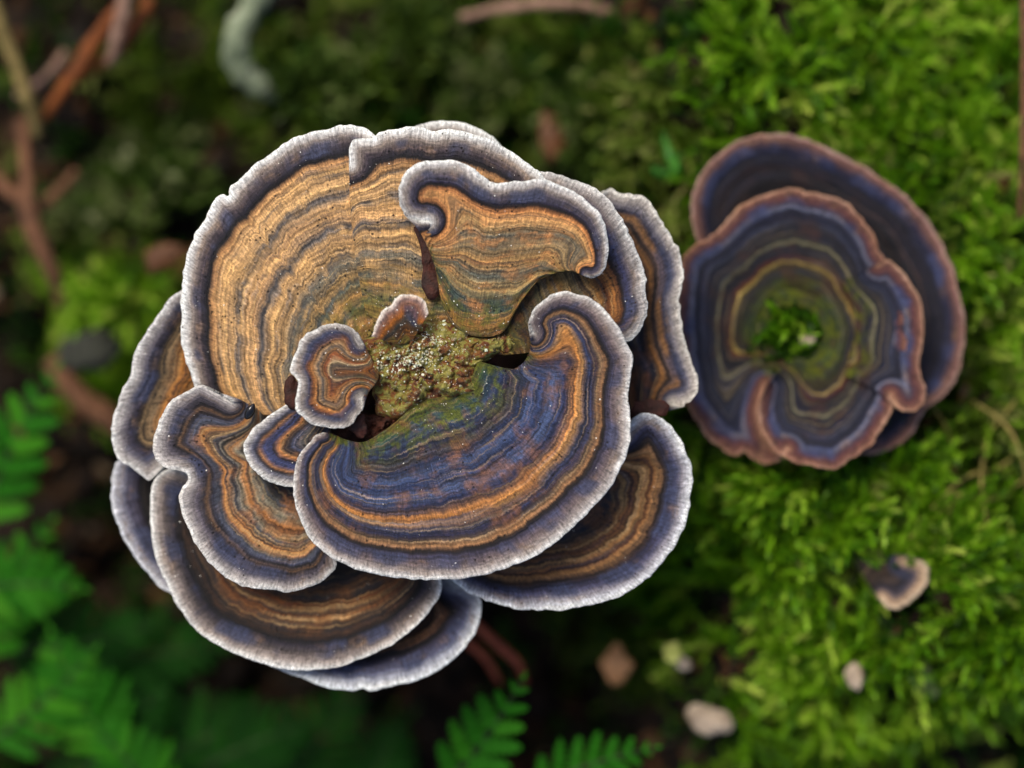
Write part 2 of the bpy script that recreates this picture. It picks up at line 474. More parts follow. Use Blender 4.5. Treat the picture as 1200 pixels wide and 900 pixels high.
Z_A = [(0, (222, 222, 228)), (7, (190, 186, 190)), (17, (138, 122, 116)), (29, (84, 72, 80)), (37, (46, 40, 54)), (43, (34, 26, 32)), (49, (170, 124, 74)), (60, (196, 154, 102)), (80, (186, 148, 102)), (88, (118, 108, 104)), (96, (170, 134, 94)), (112, (184, 142, 94)), (122, (100, 97, 102)), (133, (168, 132, 88)), (150, (178, 142, 96)), (164, (104, 102, 98)), (178, (150, 120, 74)), (190, (88, 94, 96)), (202, (165, 124, 58)), (218, (96, 102, 86)), (232, (160, 114, 44)), (252, (118, 92, 42)), (290, (96, 66, 30))]
Z_B = [(0, (222, 222, 230)), (6, (190, 184, 188)), (18, (142, 128, 124)), (29, (92, 84, 100)), (39, (50, 46, 68)), (44, (52, 30, 24)), (51, (190, 128, 64)), (62, (202, 152, 92)), (75, (160, 130, 90)), (85, (118, 108, 94)), (105, (152, 126, 90)), (125, (172, 132, 76)), (140, (106, 106, 98)), (160, (172, 142, 92)), (175, (84, 96, 94)), (190, (72, 88, 80)), (202, (165, 120, 40)), (225, (112, 88, 38)), (260, (84, 58, 26))]
Z_C = [(0, (205, 200, 204)), (7, (172, 164, 166)), (20, (122, 110, 112)), (30, (74, 74, 108)), (38, (46, 40, 52)), (44, (130, 86, 50)), (54, (168, 118, 66)), (62, (104, 62, 32)), (72, (150, 112, 66)), (90, (112, 100, 78)), (115, (140, 112, 66)), (140, (96, 90, 70)), (200, (110, 84, 44))]
Z_E = [(0, (190, 176, 168)), (7, (160, 148, 144)), (19, (116, 110, 124)), (27, (66, 66, 88)), (33, (150, 112, 76)), (41, (74, 64, 70)), (49, (146, 106, 64)), (58, (48, 50, 70)), (78, (40, 40, 58)), (90, (96, 60, 34)), (104, (44, 40, 48)), (130, (66, 34, 20))]
Z_G = [(0, (214, 210, 212)), (5, (186, 178, 180)), (14, (150, 136, 134)), (26, (116, 102, 106)), (36, (74, 68, 88)), (42, (34, 28, 38)), (49, (152, 116, 86)), (56, (124, 102, 82)), (63, (56, 52, 78)), (73, (56, 64, 92)), (82, (170, 132, 92)), (88, (190, 136, 82)), (95, (122, 92, 76)), (103, (52, 58, 90)), (117, (84, 96, 130)), (130, (58, 68, 102)), (143, (80, 92, 126)), (155, (42, 50, 78)), (163, (92, 82, 88)), (172, (40, 46, 78)), (186, (58, 72, 100)), (198, (66, 92, 98)), (208, (84, 100, 52)), (222, (112, 96, 44)), (245, (92, 62, 32))]
Z_H = [(0, (222, 222, 232)), (8, (190, 190, 206)), (16, (140, 134, 148)), (26, (86, 84, 112)), (35, (44, 42, 66)), (42, (84, 64, 54)), (50, (152, 116, 80)), (56, (120, 80, 50)), (64, (168, 132, 92)), (74, (110, 74, 48)), (82, (144, 112, 80)), (90, (58, 54, 60)), (98, (46, 52, 70)), (150, (58, 64, 82))]
Z_I = [(0, (208, 198, 198)), (6, (180, 170, 170)), (16, (132, 122, 126)), (26, (98, 90, 102)), (33, (44, 38, 48)), (38, (112, 86, 66)), (44, (78, 78, 98)), (53, (92, 94, 108)), (60, (178, 126, 74)), (66, (172, 134, 94)), (74, (92, 92, 100)), (84, (144, 132, 116)), (92, (172, 116, 64)), (100, (152, 142, 126)), (112, (98, 94, 90)), (122, (46, 46, 58)), (150, (28, 28, 38))]
Z_J = [(0, (216, 210, 210)), (8, (168, 160, 162)), (16, (100, 98, 118)), (22, (38, 34, 48)), (27, (150, 110, 80)), (33, (78, 82, 118)), (42, (68, 74, 112)), (50, (178, 126, 80)), (58, (120, 100, 90)), (66, (68, 74, 98)), (80, (110, 105, 105)), (95, (58, 58, 76))]
Z_K = [(0, (222, 216, 218)), (6, (180, 170, 170)), (15, (132, 120, 118)), (25, (82, 80, 102)), (32, (130, 84, 50)), (38, (182, 130, 80)), (44, (162, 132, 102)), (50, (88, 84, 86)), (55, (172, 132, 92)), (62, (150, 88, 44)), (68, (172, 152, 126)), (76, (118, 94, 76)), (85, (150, 94, 44)), (110, (110, 72, 30))]
Z_L = [(0, (232, 208, 192)), (4, (192, 140, 100)), (9, (116, 52, 24)), (18, (150, 88, 30)), (26, (172, 110, 35)), (34, (72, 72, 70)), (45, (120, 80, 30))]
Z_M = [(0, (222, 220, 224)), (5, (194, 184, 182)), (14, (144, 128, 124)), (25, (100, 90, 92)), (33, (58, 52, 64)), (40, (24, 20, 28)), (46, (84, 60, 42)), (52, (44, 36, 42)), (60, (122, 96, 70)), (68, (104, 62, 30)), (75, (132, 106, 76)), (83, (114, 66, 30)), (92, (74, 70, 66)), (100, (122, 86, 46)), (115, (58, 54, 56)), (140, (92, 60, 34)), (170, (40, 35, 32))]
Z_N = [(0, (216, 224, 238)), (10, (172, 174, 190)), (25, (98, 98, 124)), (38, (54, 50, 72)), (45, (34, 28, 36)), (52, (120, 86, 60)), (60, (80, 54, 40)), (75, (60, 44, 40))]
Z_O = [(0, (196, 190, 194)), (8, (160, 152, 154)), (20, (112, 104, 114)), (29, (58, 52, 72)), (35, (34, 28, 36)), (42, (150, 126, 96)), (52, (130, 110, 90)), (62, (176, 122, 58)), (95, (120, 80, 35))]
Z_P = [(0, (178, 184, 212)), (8, (152, 150, 168)), (24, (98, 94, 116)), (36, (60, 54, 72)), (44, (34, 28, 32)), (60, (54, 40, 34))]
Z_R = [(0, (180, 144, 116)), (4, (140, 98, 76)), (10, (104, 70, 60)), (20, (92, 60, 62)), (28, (82, 74, 90)), (34, (108, 108, 124)), (39, (58, 60, 82)), (48, (30, 33, 54)), (57, (70, 72, 88)), (62, (30, 31, 46)), (74, (24, 25, 38)), (81, (66, 64, 62)), (85, (138, 132, 110)), (90, (34, 32, 42)), (102, (24, 22, 30)), (110, (92, 52, 38)), (115, (160, 142, 98)), (121, (64, 56, 40)), (132, (40, 42, 28)), (150, (70, 84, 40)), (180, (64, 78, 34))]
Z_Q = [(0, (150, 112, 98)), (8, (122, 86, 78)), (18, (98, 72, 70)), (30, (54, 54, 76)), (45, (38, 38, 56)), (62, (30, 28, 40)), (90, (26, 22, 28))]
Z_T = [(0, (214, 190, 166)), (12, (190, 160, 136)), (20, (104, 92, 104)), (28, (40, 38, 52)), (45, (92, 74, 64)), (60, (70, 58, 56)), (90, (60, 52, 50))]

TAN, BLUE, ORG, NAVY = (190, 146, 92), (92, 94, 102), (190, 116, 48), (62, 66, 104)
mA = cap_material('cap_tan', Z_A, (210, 164, 100), (96, 98, 108), 1.0, 0.5, 0.6, sat=0.9, ring=0.34, pale=(218, 178, 116), dark=1.26, lines=0.62)
mB = cap_material('cap_ochre', Z_B, (196, 132, 62), (96, 96, 92), 5.0, 0.55, 0.7, sat=0.92, ring=0.38, pale=(214, 174, 112), dark=1.2, lines=0.75)
mC = cap_material('cap_ochre_grey', Z_C, (150, 100, 52), (90, 92, 96), 9.0, 0.5, 0.5)
mE = cap_material('cap_dark_brown', Z_E, (120, 76, 40), (58, 62, 88), 13.0, 0.4, 0.0)
mG = cap_material('cap_blue', Z_G, (150, 104, 66), (74, 86, 118), 17.0, 0.22, 0.9, sat=1.0, ring=0.5, pale=(176, 150, 122), dark=1.14, lines=0.8)
mH = cap_material('cap_lavender', Z_H, (150, 104, 64), (70, 74, 104), 21.0, 0.35, 0.0)
mI = cap_material('cap_grey_orange', Z_I, (176, 118, 66), (84, 88, 106), 25.0, 0.35, 0.0)
mJ = cap_material('cap_striped', Z_J, (170, 120, 80), (76, 82, 112), 29.0, 0.2, 0.0)
mK = cap_material('cap_frilled', Z_K, (172, 120, 70), (96, 92, 98), 33.0, 0.25, 0.3)
mL = cap_material('cap_rust', Z_L, (160, 96, 34), (88, 84, 60), 37.0, 0.4, 0.6)
mM = cap_material('cap_brown', Z_M, (128, 84, 42), (62, 60, 70), 41.0, 0.35, 0.0)
mN = cap_material('cap_slate', Z_N, (110, 76, 52), (70, 72, 100), 45.0, 0.3, 0.0)
mO = cap_material('cap_grey_tan', Z_O, (172, 118, 58), (110, 104, 100), 49.0, 0.4, 0.0)
mP = cap_material('cap_slate_dark', Z_P, (70, 52, 44), (50, 50, 70), 53.0, 0.3, 0.0)
mR = cap_material('cap_dark_banded', Z_R, (78, 52, 44), (44, 50, 76), 57.0, 0.2, 0.8, dark=1.25, rimw=0.1, sat=1.12, ring=0.75, pale=(124, 112, 98))
mQ = cap_material('cap_dark_outer', Z_Q, (74, 52, 50), (44, 46, 66), 61.0, 0.35, 0.0, dark=1.25, rimw=0.12, sat=1.1, ring=0.7, pale=(112, 92, 88))
mT = cap_material('cap_small_pale', Z_T, (92, 74, 64), (52, 52, 62), 65.0, 0.3, 0.0, dark=0.75, rimw=0.1)

big = empty('bracket_fungus', (*at(480, 450, -0.012)[:2], -0.012))
tag(big, 'large pale-rimmed rosette of overlapping blue and tan banded fungus shelves', 'fungus', 'banded fungus rosettes and shelves')

# lowest shelves first
make_cap('cap', mP, big, [(152, 532), (138, 541), (131, 559), (130, 580), (135, 607), (147, 634), (163, 660), (184, 684), (204, 700)],
         [(205, 545), (232, 590), (246, 640)], -17.5, -13, seed=1, label='slate blue outermost shelf low on the left')
make_cap('cap', mN, big, [(308, 770), (322, 782), (350, 795), (380, 804), (410, 810), (424, 807), (436, 810), (462, 805), (490, 797), (520, 782), (545, 760), (560, 735), (564, 710), (560, 696), (546, 688), (528, 680)],
         [(400, 690), (450, 670), (500, 655)], -19, [-12.5, -12, -12, -13], seed=2, label='slate blue bottommost shelf with a white rim')
make_cap('cap', mA, big, [(470, 165), (487, 149), (514, 142), (538, 142), (562, 151), (583, 165), (600, 185)],
         [(490, 230), (530, 235), (570, 235)], -10, -8.5, seed=3, zs=0.9, label='grey shelf edge peeking out at the top')
make_cap('cap', mE, big, [(694, 232), (703, 224), (715, 221), (727, 227), (745, 227), (760, 235), (772, 250), (778, 262), (787, 279), (796, 292), (801, 313), (799, 337), (798, 358), (800, 385), (803, 402), (809, 421), (815, 436), (818, 451), (816, 463), (809, 472), (800, 475), (790, 473)],
         [(660, 300), (680, 380), (700, 450), (733, 492)], [-15, -18], [-8, -8, -9, -10], bend1=(764, 489), seed=4, wav=1.3, jit=1.3, label='dark brown ruffled shelf hanging at the right')
make_cap('cap', mO, big, [(222, 333), (213, 340), (198, 350), (183, 373), (166, 398), (157, 418), (154, 439), (144, 454), (138, 469), (131, 493), (131, 517), (138, 538), (153, 548), (165, 556), (174, 563), (183, 556), (192, 545)],
         [(262, 390), (268, 450), (256, 505)], -12, [-8, -8.5, -9, -9, -9], seed=6, wav=1.2, label='grey tan lobed shelf at the far left')
make_cap('cap', mM, big, [(226, 556), (210, 548), (195, 549), (183, 559), (177, 577), (175, 598), (177, 628), (181, 649), (188, 669), (206, 706), (228, 737), (258, 757), (295, 774), (330, 784), (360, 786), (395, 782), (430, 771), (460, 755), (490, 731), (509, 708), (518, 690), (516, 672)],
         [(300, 590), (340, 630), (400, 640), (450, 640)], -14, [-9.5, -10, -9, -9, -9], seed=7, label='brown banded lower left shelf with a broad grey rim')
make_cap('cap', mH, big, [(728, 510), (737, 496), (746, 488), (758, 485), (773, 488), (788, 500), (800, 519), (808, 540), (811, 562), (809, 589), (801, 619), (788, 643), (770, 667), (750, 684), (720, 701), (680, 712), (645, 716), (610, 714), (580, 707), (550, 695), (530, 681), (515, 665)],
         [(690, 530), (665, 570), (620, 600), (560, 620)], [-12.5, -13], [-6.5, -7, -7.5, -8.5], seed=8, label='lavender and brown shelf under the lower right')
make_cap('cap', mC, big, [(615, 200), (637, 202), (655, 204), (676, 213), (700, 223), (715, 235), (727, 253), (736, 271), (748, 295), (755, 313), (758, 334), (759, 358), (757, 376), (748, 391), (739, 398), (728, 402)],
         [(556, 398), (566, 408), (578, 414), (592, 416)], [-2.4, -2.6], [-4.2, -4.2, -4.6, -4.6], seed=9, label='ochre grey shelf behind the two front shelves')
make_cap('cap', mA, big, [(252, 492), (236, 470), (225, 445), (213, 405), (212, 360), (214, 322), (219, 298), (228, 274), (240, 255), (251, 233), (261, 227), (268, 229), (271, 219), (280, 213), (297, 194), (315, 181), (336, 166), (360, 157), (384, 151), (402, 147), (420, 148), (432, 152), (441, 160), (452, 175)],
         [(400, 478), (412, 440), (430, 400), (452, 380)], [-4.5, -4], [-8, -7, -5, -3.5, -3.2, -3.6], seed=10, dome=0.4, lref=245, label='largest tan shelf with thin blue bands and a white left rim')
make_cap('cap', mA, big, [(409, 192), (409, 176), (414, 164), (428, 161), (438, 161), (445, 155), (462, 151), (480, 149), (494, 150), (508, 154), (526, 151), (550, 155), (580, 166), (604, 181), (622, 194), (634, 204), (646, 222), (650, 250)],
         [(430, 372), (460, 385), (510, 392), (560, 380)], [-3.7, -3.4], [-3.0, -2.5, -2.6, -3.2, -3.8], bend0=(408, 280), seed=11, dome=0.3, lref=245, bw=0.10, label='tan upper lobe with a grey brown rim')
make_cap('cap', mI, big, [(272, 470), (261, 463), (249, 457), (234, 452), (219, 457), (204, 466), (192, 481), (183, 502), (179, 520), (181, 535), (187, 545), (198, 549), (210, 551), (218, 555), (220, 563), (213, 573), (211, 586), (216, 610), (225, 631), (237, 649), (255, 668), (280, 684), (315, 692), (345, 693), (375, 683), (391, 668), (394, 655)],
         [(312, 492), (328, 525), (350, 560), (375, 590)], [-6, -8.5], [-4, -4, -4.5, -4.6, -4.8, -5.5], bend0=(300, 470), seed=12, bw=0.08, lref=140, label='grey and orange striped two-lobed shelf on the left')
make_cap('cap', mJ, big, [(340, 470), (330, 476), (315, 487), (297, 503), (286, 518), (287, 529), (292, 544), (306, 559), (324, 567), (342, 571), (360, 572)],
         [(375, 480), (385, 500), (395, 530)], -3.4, [-2.4, -2.2, -2.6], seed=13, zs=0.85, lref=85, label='small blue and orange striped wedge shelf')
make_cap('cap', mB, big, [(502, 259), (494, 259), (486, 256), (475, 251), (469, 241), (468, 223), (473, 205), (484, 194), (499, 188), (517, 187), (535, 188), (553, 196), (565, 206), (575, 212), (589, 214), (610, 212), (634, 210), (655, 215), (673, 224), (691, 238), (704, 254), (712, 274), (714, 295), (710, 310), (703, 320), (694, 325), (686, 324)],
         [(504, 263), (507, 290), (512, 320), (517, 352), (530, 380), (556, 394), (588, 390), (606, 362), (624, 334), (640, 324), (664, 317), (678, 320)], [1.2, -0.2, -1.4, -1.4, -1.2, -0.6, 0.2], [1.8, 2.8, 2.4, 2.0, 1.6, 0.4], seed=14, zs=0.85, dome=0.2, bw=0.16, lref=185, label='ochre front shelf with a frilled white rim near the top')
make_cap('cap', mG, big, [(378, 507), (370, 510), (361, 520), (349, 537), (343, 563), (346, 593), (357, 621), (375, 643), (396, 658), (420, 668), (458, 676), (500, 679), (545, 677), (590, 667), (614, 658), (635, 646), (656, 631), (677, 613), (698, 592), (716, 571), (731, 544), (738, 517), (738, 490), (737, 460), (740, 439), (741, 418), (734, 400), (729, 390), (715, 370), (697, 353), (676, 344), (658, 341), (640, 349), (628, 361), (622, 369), (619, 380), (624, 392)],
         [(388, 508), (407, 516), (426, 518), (446, 507), (464, 494), (482, 478), (502, 468), (528, 462), (550, 446), (562, 424), (582, 437), (603, 433), (617, 421), (624, 402)], [-0.6, -1.4, -1.8, -1.8, -1.8, -1.6, -0.6], [0.2, 0.8, 1.2, 1.4, 1.6, 2.2, 1.6], seed=15, dome=0.35, bw=0.10, lref=215, label='big blue front shelf with orange bands and a white rim')
make_cap('cap', mK, big, [(424, 402), (420, 394), (417, 388), (408, 382), (395, 379), (380, 381), (367, 386), (355, 395), (347, 410), (342, 425), (340, 436), (344, 442), (348, 448), (347, 460), (346, 472), (350, 485), (362, 496), (377, 500), (400, 503), (411, 499), (415, 491), (421, 486), (424, 479), (423, 468)],
         [(440, 428), (444, 440), (438, 452), (430, 458)], [0.4, 0.2], [1.2, 1.6, 1.8, 1.6, 1.2], seed=16, zs=0.72, lref=95, nt=72, wav=0.5, label='small frilled cup-shaped shelf left of the hub')
make_cap('cap', mL, big, [(436, 394), (438, 384), (442, 374), (449, 363), (457, 357), (461, 350), (470, 344), (482, 344), (495, 349), (500, 357), (502, 367)],
         [(458, 402), (470, 404), (484, 398)], [0.6, 0.6], [2.0, 2.4, 2.0], seed=17, zs=0.9, nt=60, wav=0.4, thick=0.7, lref=48, label='tiny rust brown shelf at the hub')

# second rosette, lower down on the moss
low = empty('bracket_fungus', (*at(940, 390, -0.030)[:2], -0.030))
tag(low, 'smaller dark purple-brown rosette sunk in the moss at the right', 'fungus', 'banded fungus rosettes and shelves')
make_cap('cap', mQ, low, [(822, 292), (812, 272), (810, 242), (820, 206), (840, 181), (870, 163), (905, 156), (945, 162), (985, 181), (1020, 200), (1060, 228), (1091, 262), (1115, 310), (1128, 360), (1130, 400), (1121, 440), (1106, 464), (1084, 480), (1072, 506), (1050, 522), (1020, 532), (990, 530)],
         [(870, 330), (900, 290), (950, 280), (1000, 310), (1020, 380), (1010, 440), (980, 470)], -31, [-26, -25.5, -26, -27, -29], seed=21, zs=0.75, wav=1.4, dust=0.0, label='dark outer shelf behind the ring')
make_cap('cap', mR, low, [(897, 452), (890, 472), (893, 500), (905, 524), (930, 541), (955, 549), (975, 550), (1000, 536), (1025, 515), (1042, 488), (1058, 440), (1062, 390), (1055, 345), (1036, 302), (1020, 270), (1000, 246), (975, 230), (940, 222), (900, 226), (870, 240), (850, 261), (830, 277), (802, 300), (793, 340), (793, 390), (797, 440), (806, 480), (830, 512), (858, 534), (872, 530), (888, 540), (910, 540), (925, 525)],
         [(930, 420), (950, 418), (964, 400), (962, 378), (945, 362), (920, 362), (902, 382), (906, 408), (922, 420)], [-25.5, -26.5, -27], [-18.8, -19.5, -21, -22, -22.5, -24, -25.5], seed=22, zs=0.86, wav=1.6, jit=1.5, lref=150, dust=0.0, nt=96, label='dark blue ring-shaped shelf with a rusty rim')
make_cap('cap', mR, low, [(1028, 310), (1040, 306), (1060, 320), (1077, 350), (1083, 390), (1078, 430), (1086, 456), (1080, 474), (1064, 484), (1050, 476), (1044, 462)],
         [(985, 330), (1000, 360), (1002, 400), (990, 440)], [-22.8, -22.8], [-20.5, -20, -20, -20.5], seed=23, zs=0.8, lref=85, jit=1.3, dust=0.0, label='overlapping side lobe with a tan rim')

# little shelf growing out of the moss, lower right
tiny = empty('bracket_fungus', (*at(1010, 655, -0.036)[:2], -0.036))
tag(tiny, 'small solitary fungus shelf with pale rim poking out of the moss', 'fungus', 'banded fungus rosettes and shelves')
make_cap('cap', mT, tiny, [(1062, 652), (1074, 656), (1085, 662), (1088, 673), (1083, 690), (1069, 705), (1052, 714), (1040, 711), (1032, 702)],
         [(1002, 640), (1000, 650), (1002, 660)], -31, [-26, -25, -26], seed=31, lref=85, dust=0.0, thick=1.6)

# ------------------------------------------------------------------ old crusty hub where the shelves meet
def hub_material():
    T = NT('hub_crust')
    ob = T.objco(1000.0)
    n = T.noise(ob, 0.55, 5, 0.65, 0.6)
    c = T.ramp(n, [(0.30, lin((40, 24, 14))), (0.40, lin((96, 50, 20))), (0.47, lin((126, 78, 28))), (0.52, lin((122, 114, 44))), (0.60, lin((158, 150, 76))), (0.70, lin((92, 92, 42)))])
    n2 = T.noise(ob, 1.3, 6, 0.7)
    c = T.mix(T.mapr(n2, 0.58, 0.64, 0, 0.8), c, lin((176, 168, 138)))
    n3 = T.noise(ob, 0.9, 4, 0.7)
    c = T.mix(T.mapr(n3, 0.40, 0.34, 0, 0.9), c, lin((22, 16, 12)))
    T.set(T.b.inputs['Base Color'], c)
    T.b.inputs['Roughness'].default_value = 0.6
    T.bump(T.math('ADD', T.noise(ob, 2.2, 6, 0.7), n), 0.0008, 0.9)
    return T.m
mHub = hub_material()
def lump(name, mat, parent, cx, cy, rx, ry, ztop, zbot, seed, amp=1.0, n_a=96, n_r=40, rot=0.0):
    """irregular low mound with a closed skirt; px radii, mm heights"""
    a = np.linspace(0, 2 * np.pi, n_a, endpoint=False); r = np.linspace(0, 1, n_r) ** 0.9
    Aa, Rr = np.meshgrid(a, r, indexing='ij')
    edge = 1 + 0.5 * vnoise(np.cos(a) * 1.8 + 5, np.sin(a) * 1.8 + 5, seed) + 0.25 * vnoise(np.cos(a) * 5 + 5, np.sin(a) * 5 + 5, seed + 1)
    ux = Rr * np.cos(Aa) * edge[:, None] * rx; uy = Rr * np.sin(Aa) * edge[:, None] * ry
    px = cx + ux * math.cos(rot) - uy * math.sin(rot); py = cy + ux * math.sin(rot) + uy * math.cos(rot)
    z = zbot + (ztop - zbot) * np.sqrt(np.clip(1 - Rr ** 2.4, 0, 1))
    z = z + amp * (2.4 * fbm(px / 20, py / 20, seed + 2, 3) + 1.3 * fbm(px / 7, py / 7, seed + 4, 3) - 0.9 * np.exp(-(fbm(px / 16, py / 16, seed + 6, 2) / 0.07) ** 2)) * (1 - Rr ** 4)
    Zm = z / 1000.0; k = S * (D - Zm) / D
    V = np.stack([(px - 600) * k, (450 - py) * k, Zm], -1)
    if parent is not None: V = V - np.array(parent.location)
    V = V.reshape(-1, 3)
    i = np.arange(n_a * n_r).reshape(n_a, n_r)
    j = np.roll(i, -1, axis=0)
    F = np.stack([i[:, :-1], i[:, 1:], j[:, 1:], j[:, :-1]], -1).reshape(-1, 4)[:, ::-1]
    bot = V[i[:, -1]].copy(); bot[:, 2] -= 0.002
    V2 = np.vstack([V, bot]); ib = n_a * n_r + np.arange(n_a)
    F2 = np.stack([i[:, -1], np.roll(i[:, -1], -1), np.roll(ib, -1), ib], -1)
    return obj(name, mesh_np(name, V2, [F, F2[:, ::-1]]), mat, parent)
lump('hub', mHub, big, 498, 430, 74, 58, -0.5, -4.6, 3, 0.9, 160, 64)
lump('hub_knob', mHub, big, 532, 446, 32, 20, 0.0, -3.5, 8, 0.9, 96, 36, 0.4)
lump('hub_knob', mHub, big, 446, 432, 20, 22, 0.2, -3.0, 12, 0.8, 80, 30)
lump('hub_knob', mHub, big, 478, 406, 24, 15, 0.9, -2.0, 15, 0.8, 80, 30)
lump('hub_knob', mHub, big, 558, 410, 34, 17, -0.6, -4.0, 19, 0.8, 80, 30, -0.3)
lump('hub_knob', mHub, big, 590, 402, 22, 14, -2.0, -5.0, 22, 0.8, 80, 30, -0.3)

# pale lichen crumbs on the hub, and dust scattered over the shelves
def crumbs(name, pts, rad, mat, parent=None, seed=0, flat=0.6):
    r_ = np.random.default_rng(seed)
    base = np.array([(1, 0, 0), (-1, 0, 0), (0, 1, 0), (0, -1, 0), (0, 0, 1), (0, 0, -1)], float)
    tri = np.array([(0, 2, 4), (2, 1, 4), (1, 3, 4), (3, 0, 4), (2, 0, 5), (1, 2, 5), (3, 1, 5), (0, 3, 5)])
    n = len(pts)
    sc = rad[:, None, None] * r_.uniform(0.55, 1.4, (n, 6, 1)) * np.array([1, 1, flat])
    ang = r_.uniform(0, 6.28, n)
    ca, sa = np.cos(ang)[:, None], np.sin(ang)[:, None]
    b = base[None] * sc
    x = b[..., 0] * ca - b[..., 1] * sa; y = b[..., 0] * sa + b[..., 1] * ca
    V = np.stack([x, y, b[..., 2]], -1) + pts[:, None, :]
    if parent is not None: V = V - np.array(parent.location)
    F = (tri[None] + (np.arange(n) * 6)[:, None, None]).reshape(-1, 3)
    return obj(name, mesh_np(name, V.reshape(-1, 3), [F], False, {'rnd': np.repeat(r_.random(n), 6)}), mat, parent)

mCrust = leaf_material('lichen_crust', [(0, (150, 140, 104)), (0.4, (196, 190, 160)), (0.75, (214, 220, 206)), (1, (168, 186, 150))], 0.8, 0.1)
mDust = leaf_material('pale_dust', [(0, (236, 232, 220)), (1, (250, 250, 246))], 0.5, 0.1)
mDustD = leaf_material('dark_grit', [(0, (24, 18, 14)), (1, (58, 36, 22))], 0.6, 0.0)

dg = bpy.context.evaluated_depsgraph_get()
bpy.context.view_layer.update()
from mathutils.bvhtree import BVHTree
def bvh_of(objs):
    vs, ps = [], []
    for o in objs:
        mw = o.matrix_world; b = len(vs)
        n = len(o.data.vertices); co = np.empty(n * 3, np.float32); o.data.vertices.foreach_get('co', co)
        co = co.reshape(-1, 3) + np.array(mw.translation, np.float32)
        vs.extend(map(tuple, co)); 
        for p in o.data.polygons: ps.append([b + v for v in p.vertices])
    return BVHTree.FromPolygons(vs, ps)
hubs = [o for o in big.children if o.name.startswith('hub')]
bv = bvh_of(hubs)
pts = []; rad = []
for cx, cy, sx, sy, n in ((484, 418, 12, 10, 150), (505, 400, 9, 6, 34), (518, 377, 4, 4, 14), (452, 425, 7, 6, 30), (432, 448, 3, 5, 16), (430, 382, 4, 6, 22), (520, 440, 28, 24, 34), (470, 450, 20, 18, 16)):
    for _ in range(int(n * 1.7)):
        p = at(random.gauss(cx, sx), random.gauss(cy, sy), 0.0)
        h = bv.ray_cast(Vector((p[0], p[1], 0.05)), Vector((0, 0, -1)))
        if h[0] is not None:
            pts.append(tuple(h[0])); rad.append(random.uniform(0.00005, 0.00022) * (1.5 if random.random() < 0.1 else 1))
tag(crumbs('lichen_crust', np.array(pts), np.array(rad), mCrust, big, 4), None, None, None, 'stuff')
pts = []; rad = []; pd = []; rd = []
for top, dm, w in CAP_TOPS:
    nu, nt = dm.shape
    area = (dm.max()) * nu
    for _ in range(int(area / 420 * w)):
        i = random.randrange(nu); j = int(nt * math.sqrt(random.random()) * 0.97)
        if vnoise(np.array([i / 30.0]), np.array([j / 14.0]), 5)[0] < -0.05 and random.random() < 0.8: continue
        p = top[i, j]
        if random.random() < 0.55:
            pts.append(p + np.array([0, 0, 0.00003])); rad.append(random.choice((0.00004, 0.00005, 0.00006, 0.00006, 0.00008, 0.00012)))
        else:
            pd.append(p); rd.append(random.choice((0.00006, 0.00008, 0.0001, 0.00014)))
# extra dust towards the hub
for _ in range(420):
    a = random.uniform(0, 6.28); rr = abs(random.gauss(0, 75)) + 20
    p = at(490 + rr * math.cos(a), 410 + rr * math.sin(a) * 0.9, 0)
    best = None
    pts.append(np.array([p[0], p[1], 99.0])); rad.append(random.choice((0.00004, 0.00005, 0.00007, 0.0001)))
bvc = bvh_of([o for o in big.children if o.name.startswith(('cap', 'hub'))])
pts2 = []; rad2 = []
for p, r_ in zip(pts, rad):
    h = bvc.ray_cast(Vector((p[0], p[1], 0.05)), Vector((0, 0, -1)))
    if h[0] is None: continue
    if p[2] > 1 or abs(h[0].z - p[2]) < 0.0006:
        pts2.append(tuple(h[0])); rad2.append(r_)
dust = crumbs('dust_specks', np.array(pts2), np.array(rad2), mDust, None, 6)
tag(dust, 'tiny white dust specks sprinkled over the big rosette', 'dust', None, 'stuff')
grit = crumbs('grit_specks', np.array(pd), np.array(rd), mDustD, None, 8)
tag(grit, 'fine dark grit specks sprinkled over the big rosette', 'grit', None, 'stuff')

# ------------------------------------------------------------------ rotten wood that carries the rosettes
def stump(name, cx, cy, rx, ry, ztop, zbot, seed, label, mat):
    root_z = zbot / 1000.0
    n_a, n_z = 90, 40
    a = np.linspace(0, 2 * np.pi, n_a, endpoint=False); f = np.linspace(0, 1, n_z)
    V = []
    for k_, ff in enumerate(f):
        z = zbot + (ztop - zbot) * min(1, ff * 1.35)
        rr = (1.25 - 0.25 * min(1, ff * 1.35)) if ff < 0.74 else 1.0 * (1 - (ff - 0.74) / 0.26)
        rr = rr * (1 + 0.16 * vnoise(np.cos(a) * 2 + 9, np.sin(a) * 2 + 9, seed) + 0.12 * vnoise(np.cos(a) * 9 + 9, np.sin(a) * 9 + z / 30, seed + 1))
        px = rx * rr * np.cos(a); py = ry * rr * np.sin(a)
        zz = z + 1.6 * fbm((px + cx) / 14, (py + cy) / 14, seed + 3, 3) * (1 if ff >= 0.74 else 0)
        V.append(np.stack([px * S, -py * S, (zz - zbot) / 1000.0 + 0 * px], -1))
    V = np.array(V)
    i = np.arange(n_z * n_a).reshape(n_z, n_a); j = np.roll(i, -1, 1)
    F = np.stack([i[:-1], i[1:], j[1:], j[:-1]], -1).reshape(-1, 4)
    p = at(cx, cy, ztop / 1000.0)
    o = obj(name, mesh_np(name, V.reshape(-1, 3), [F]), mat)
    o.location = (p[0], p[1], root_z)
    return tag(o, label, 'stump')
mWood = plain_material('rotten_wood', (26, 12, 8), (74, 34, 20), 0.5, 0.7, 0.0006, (98, 58, 34), 6)
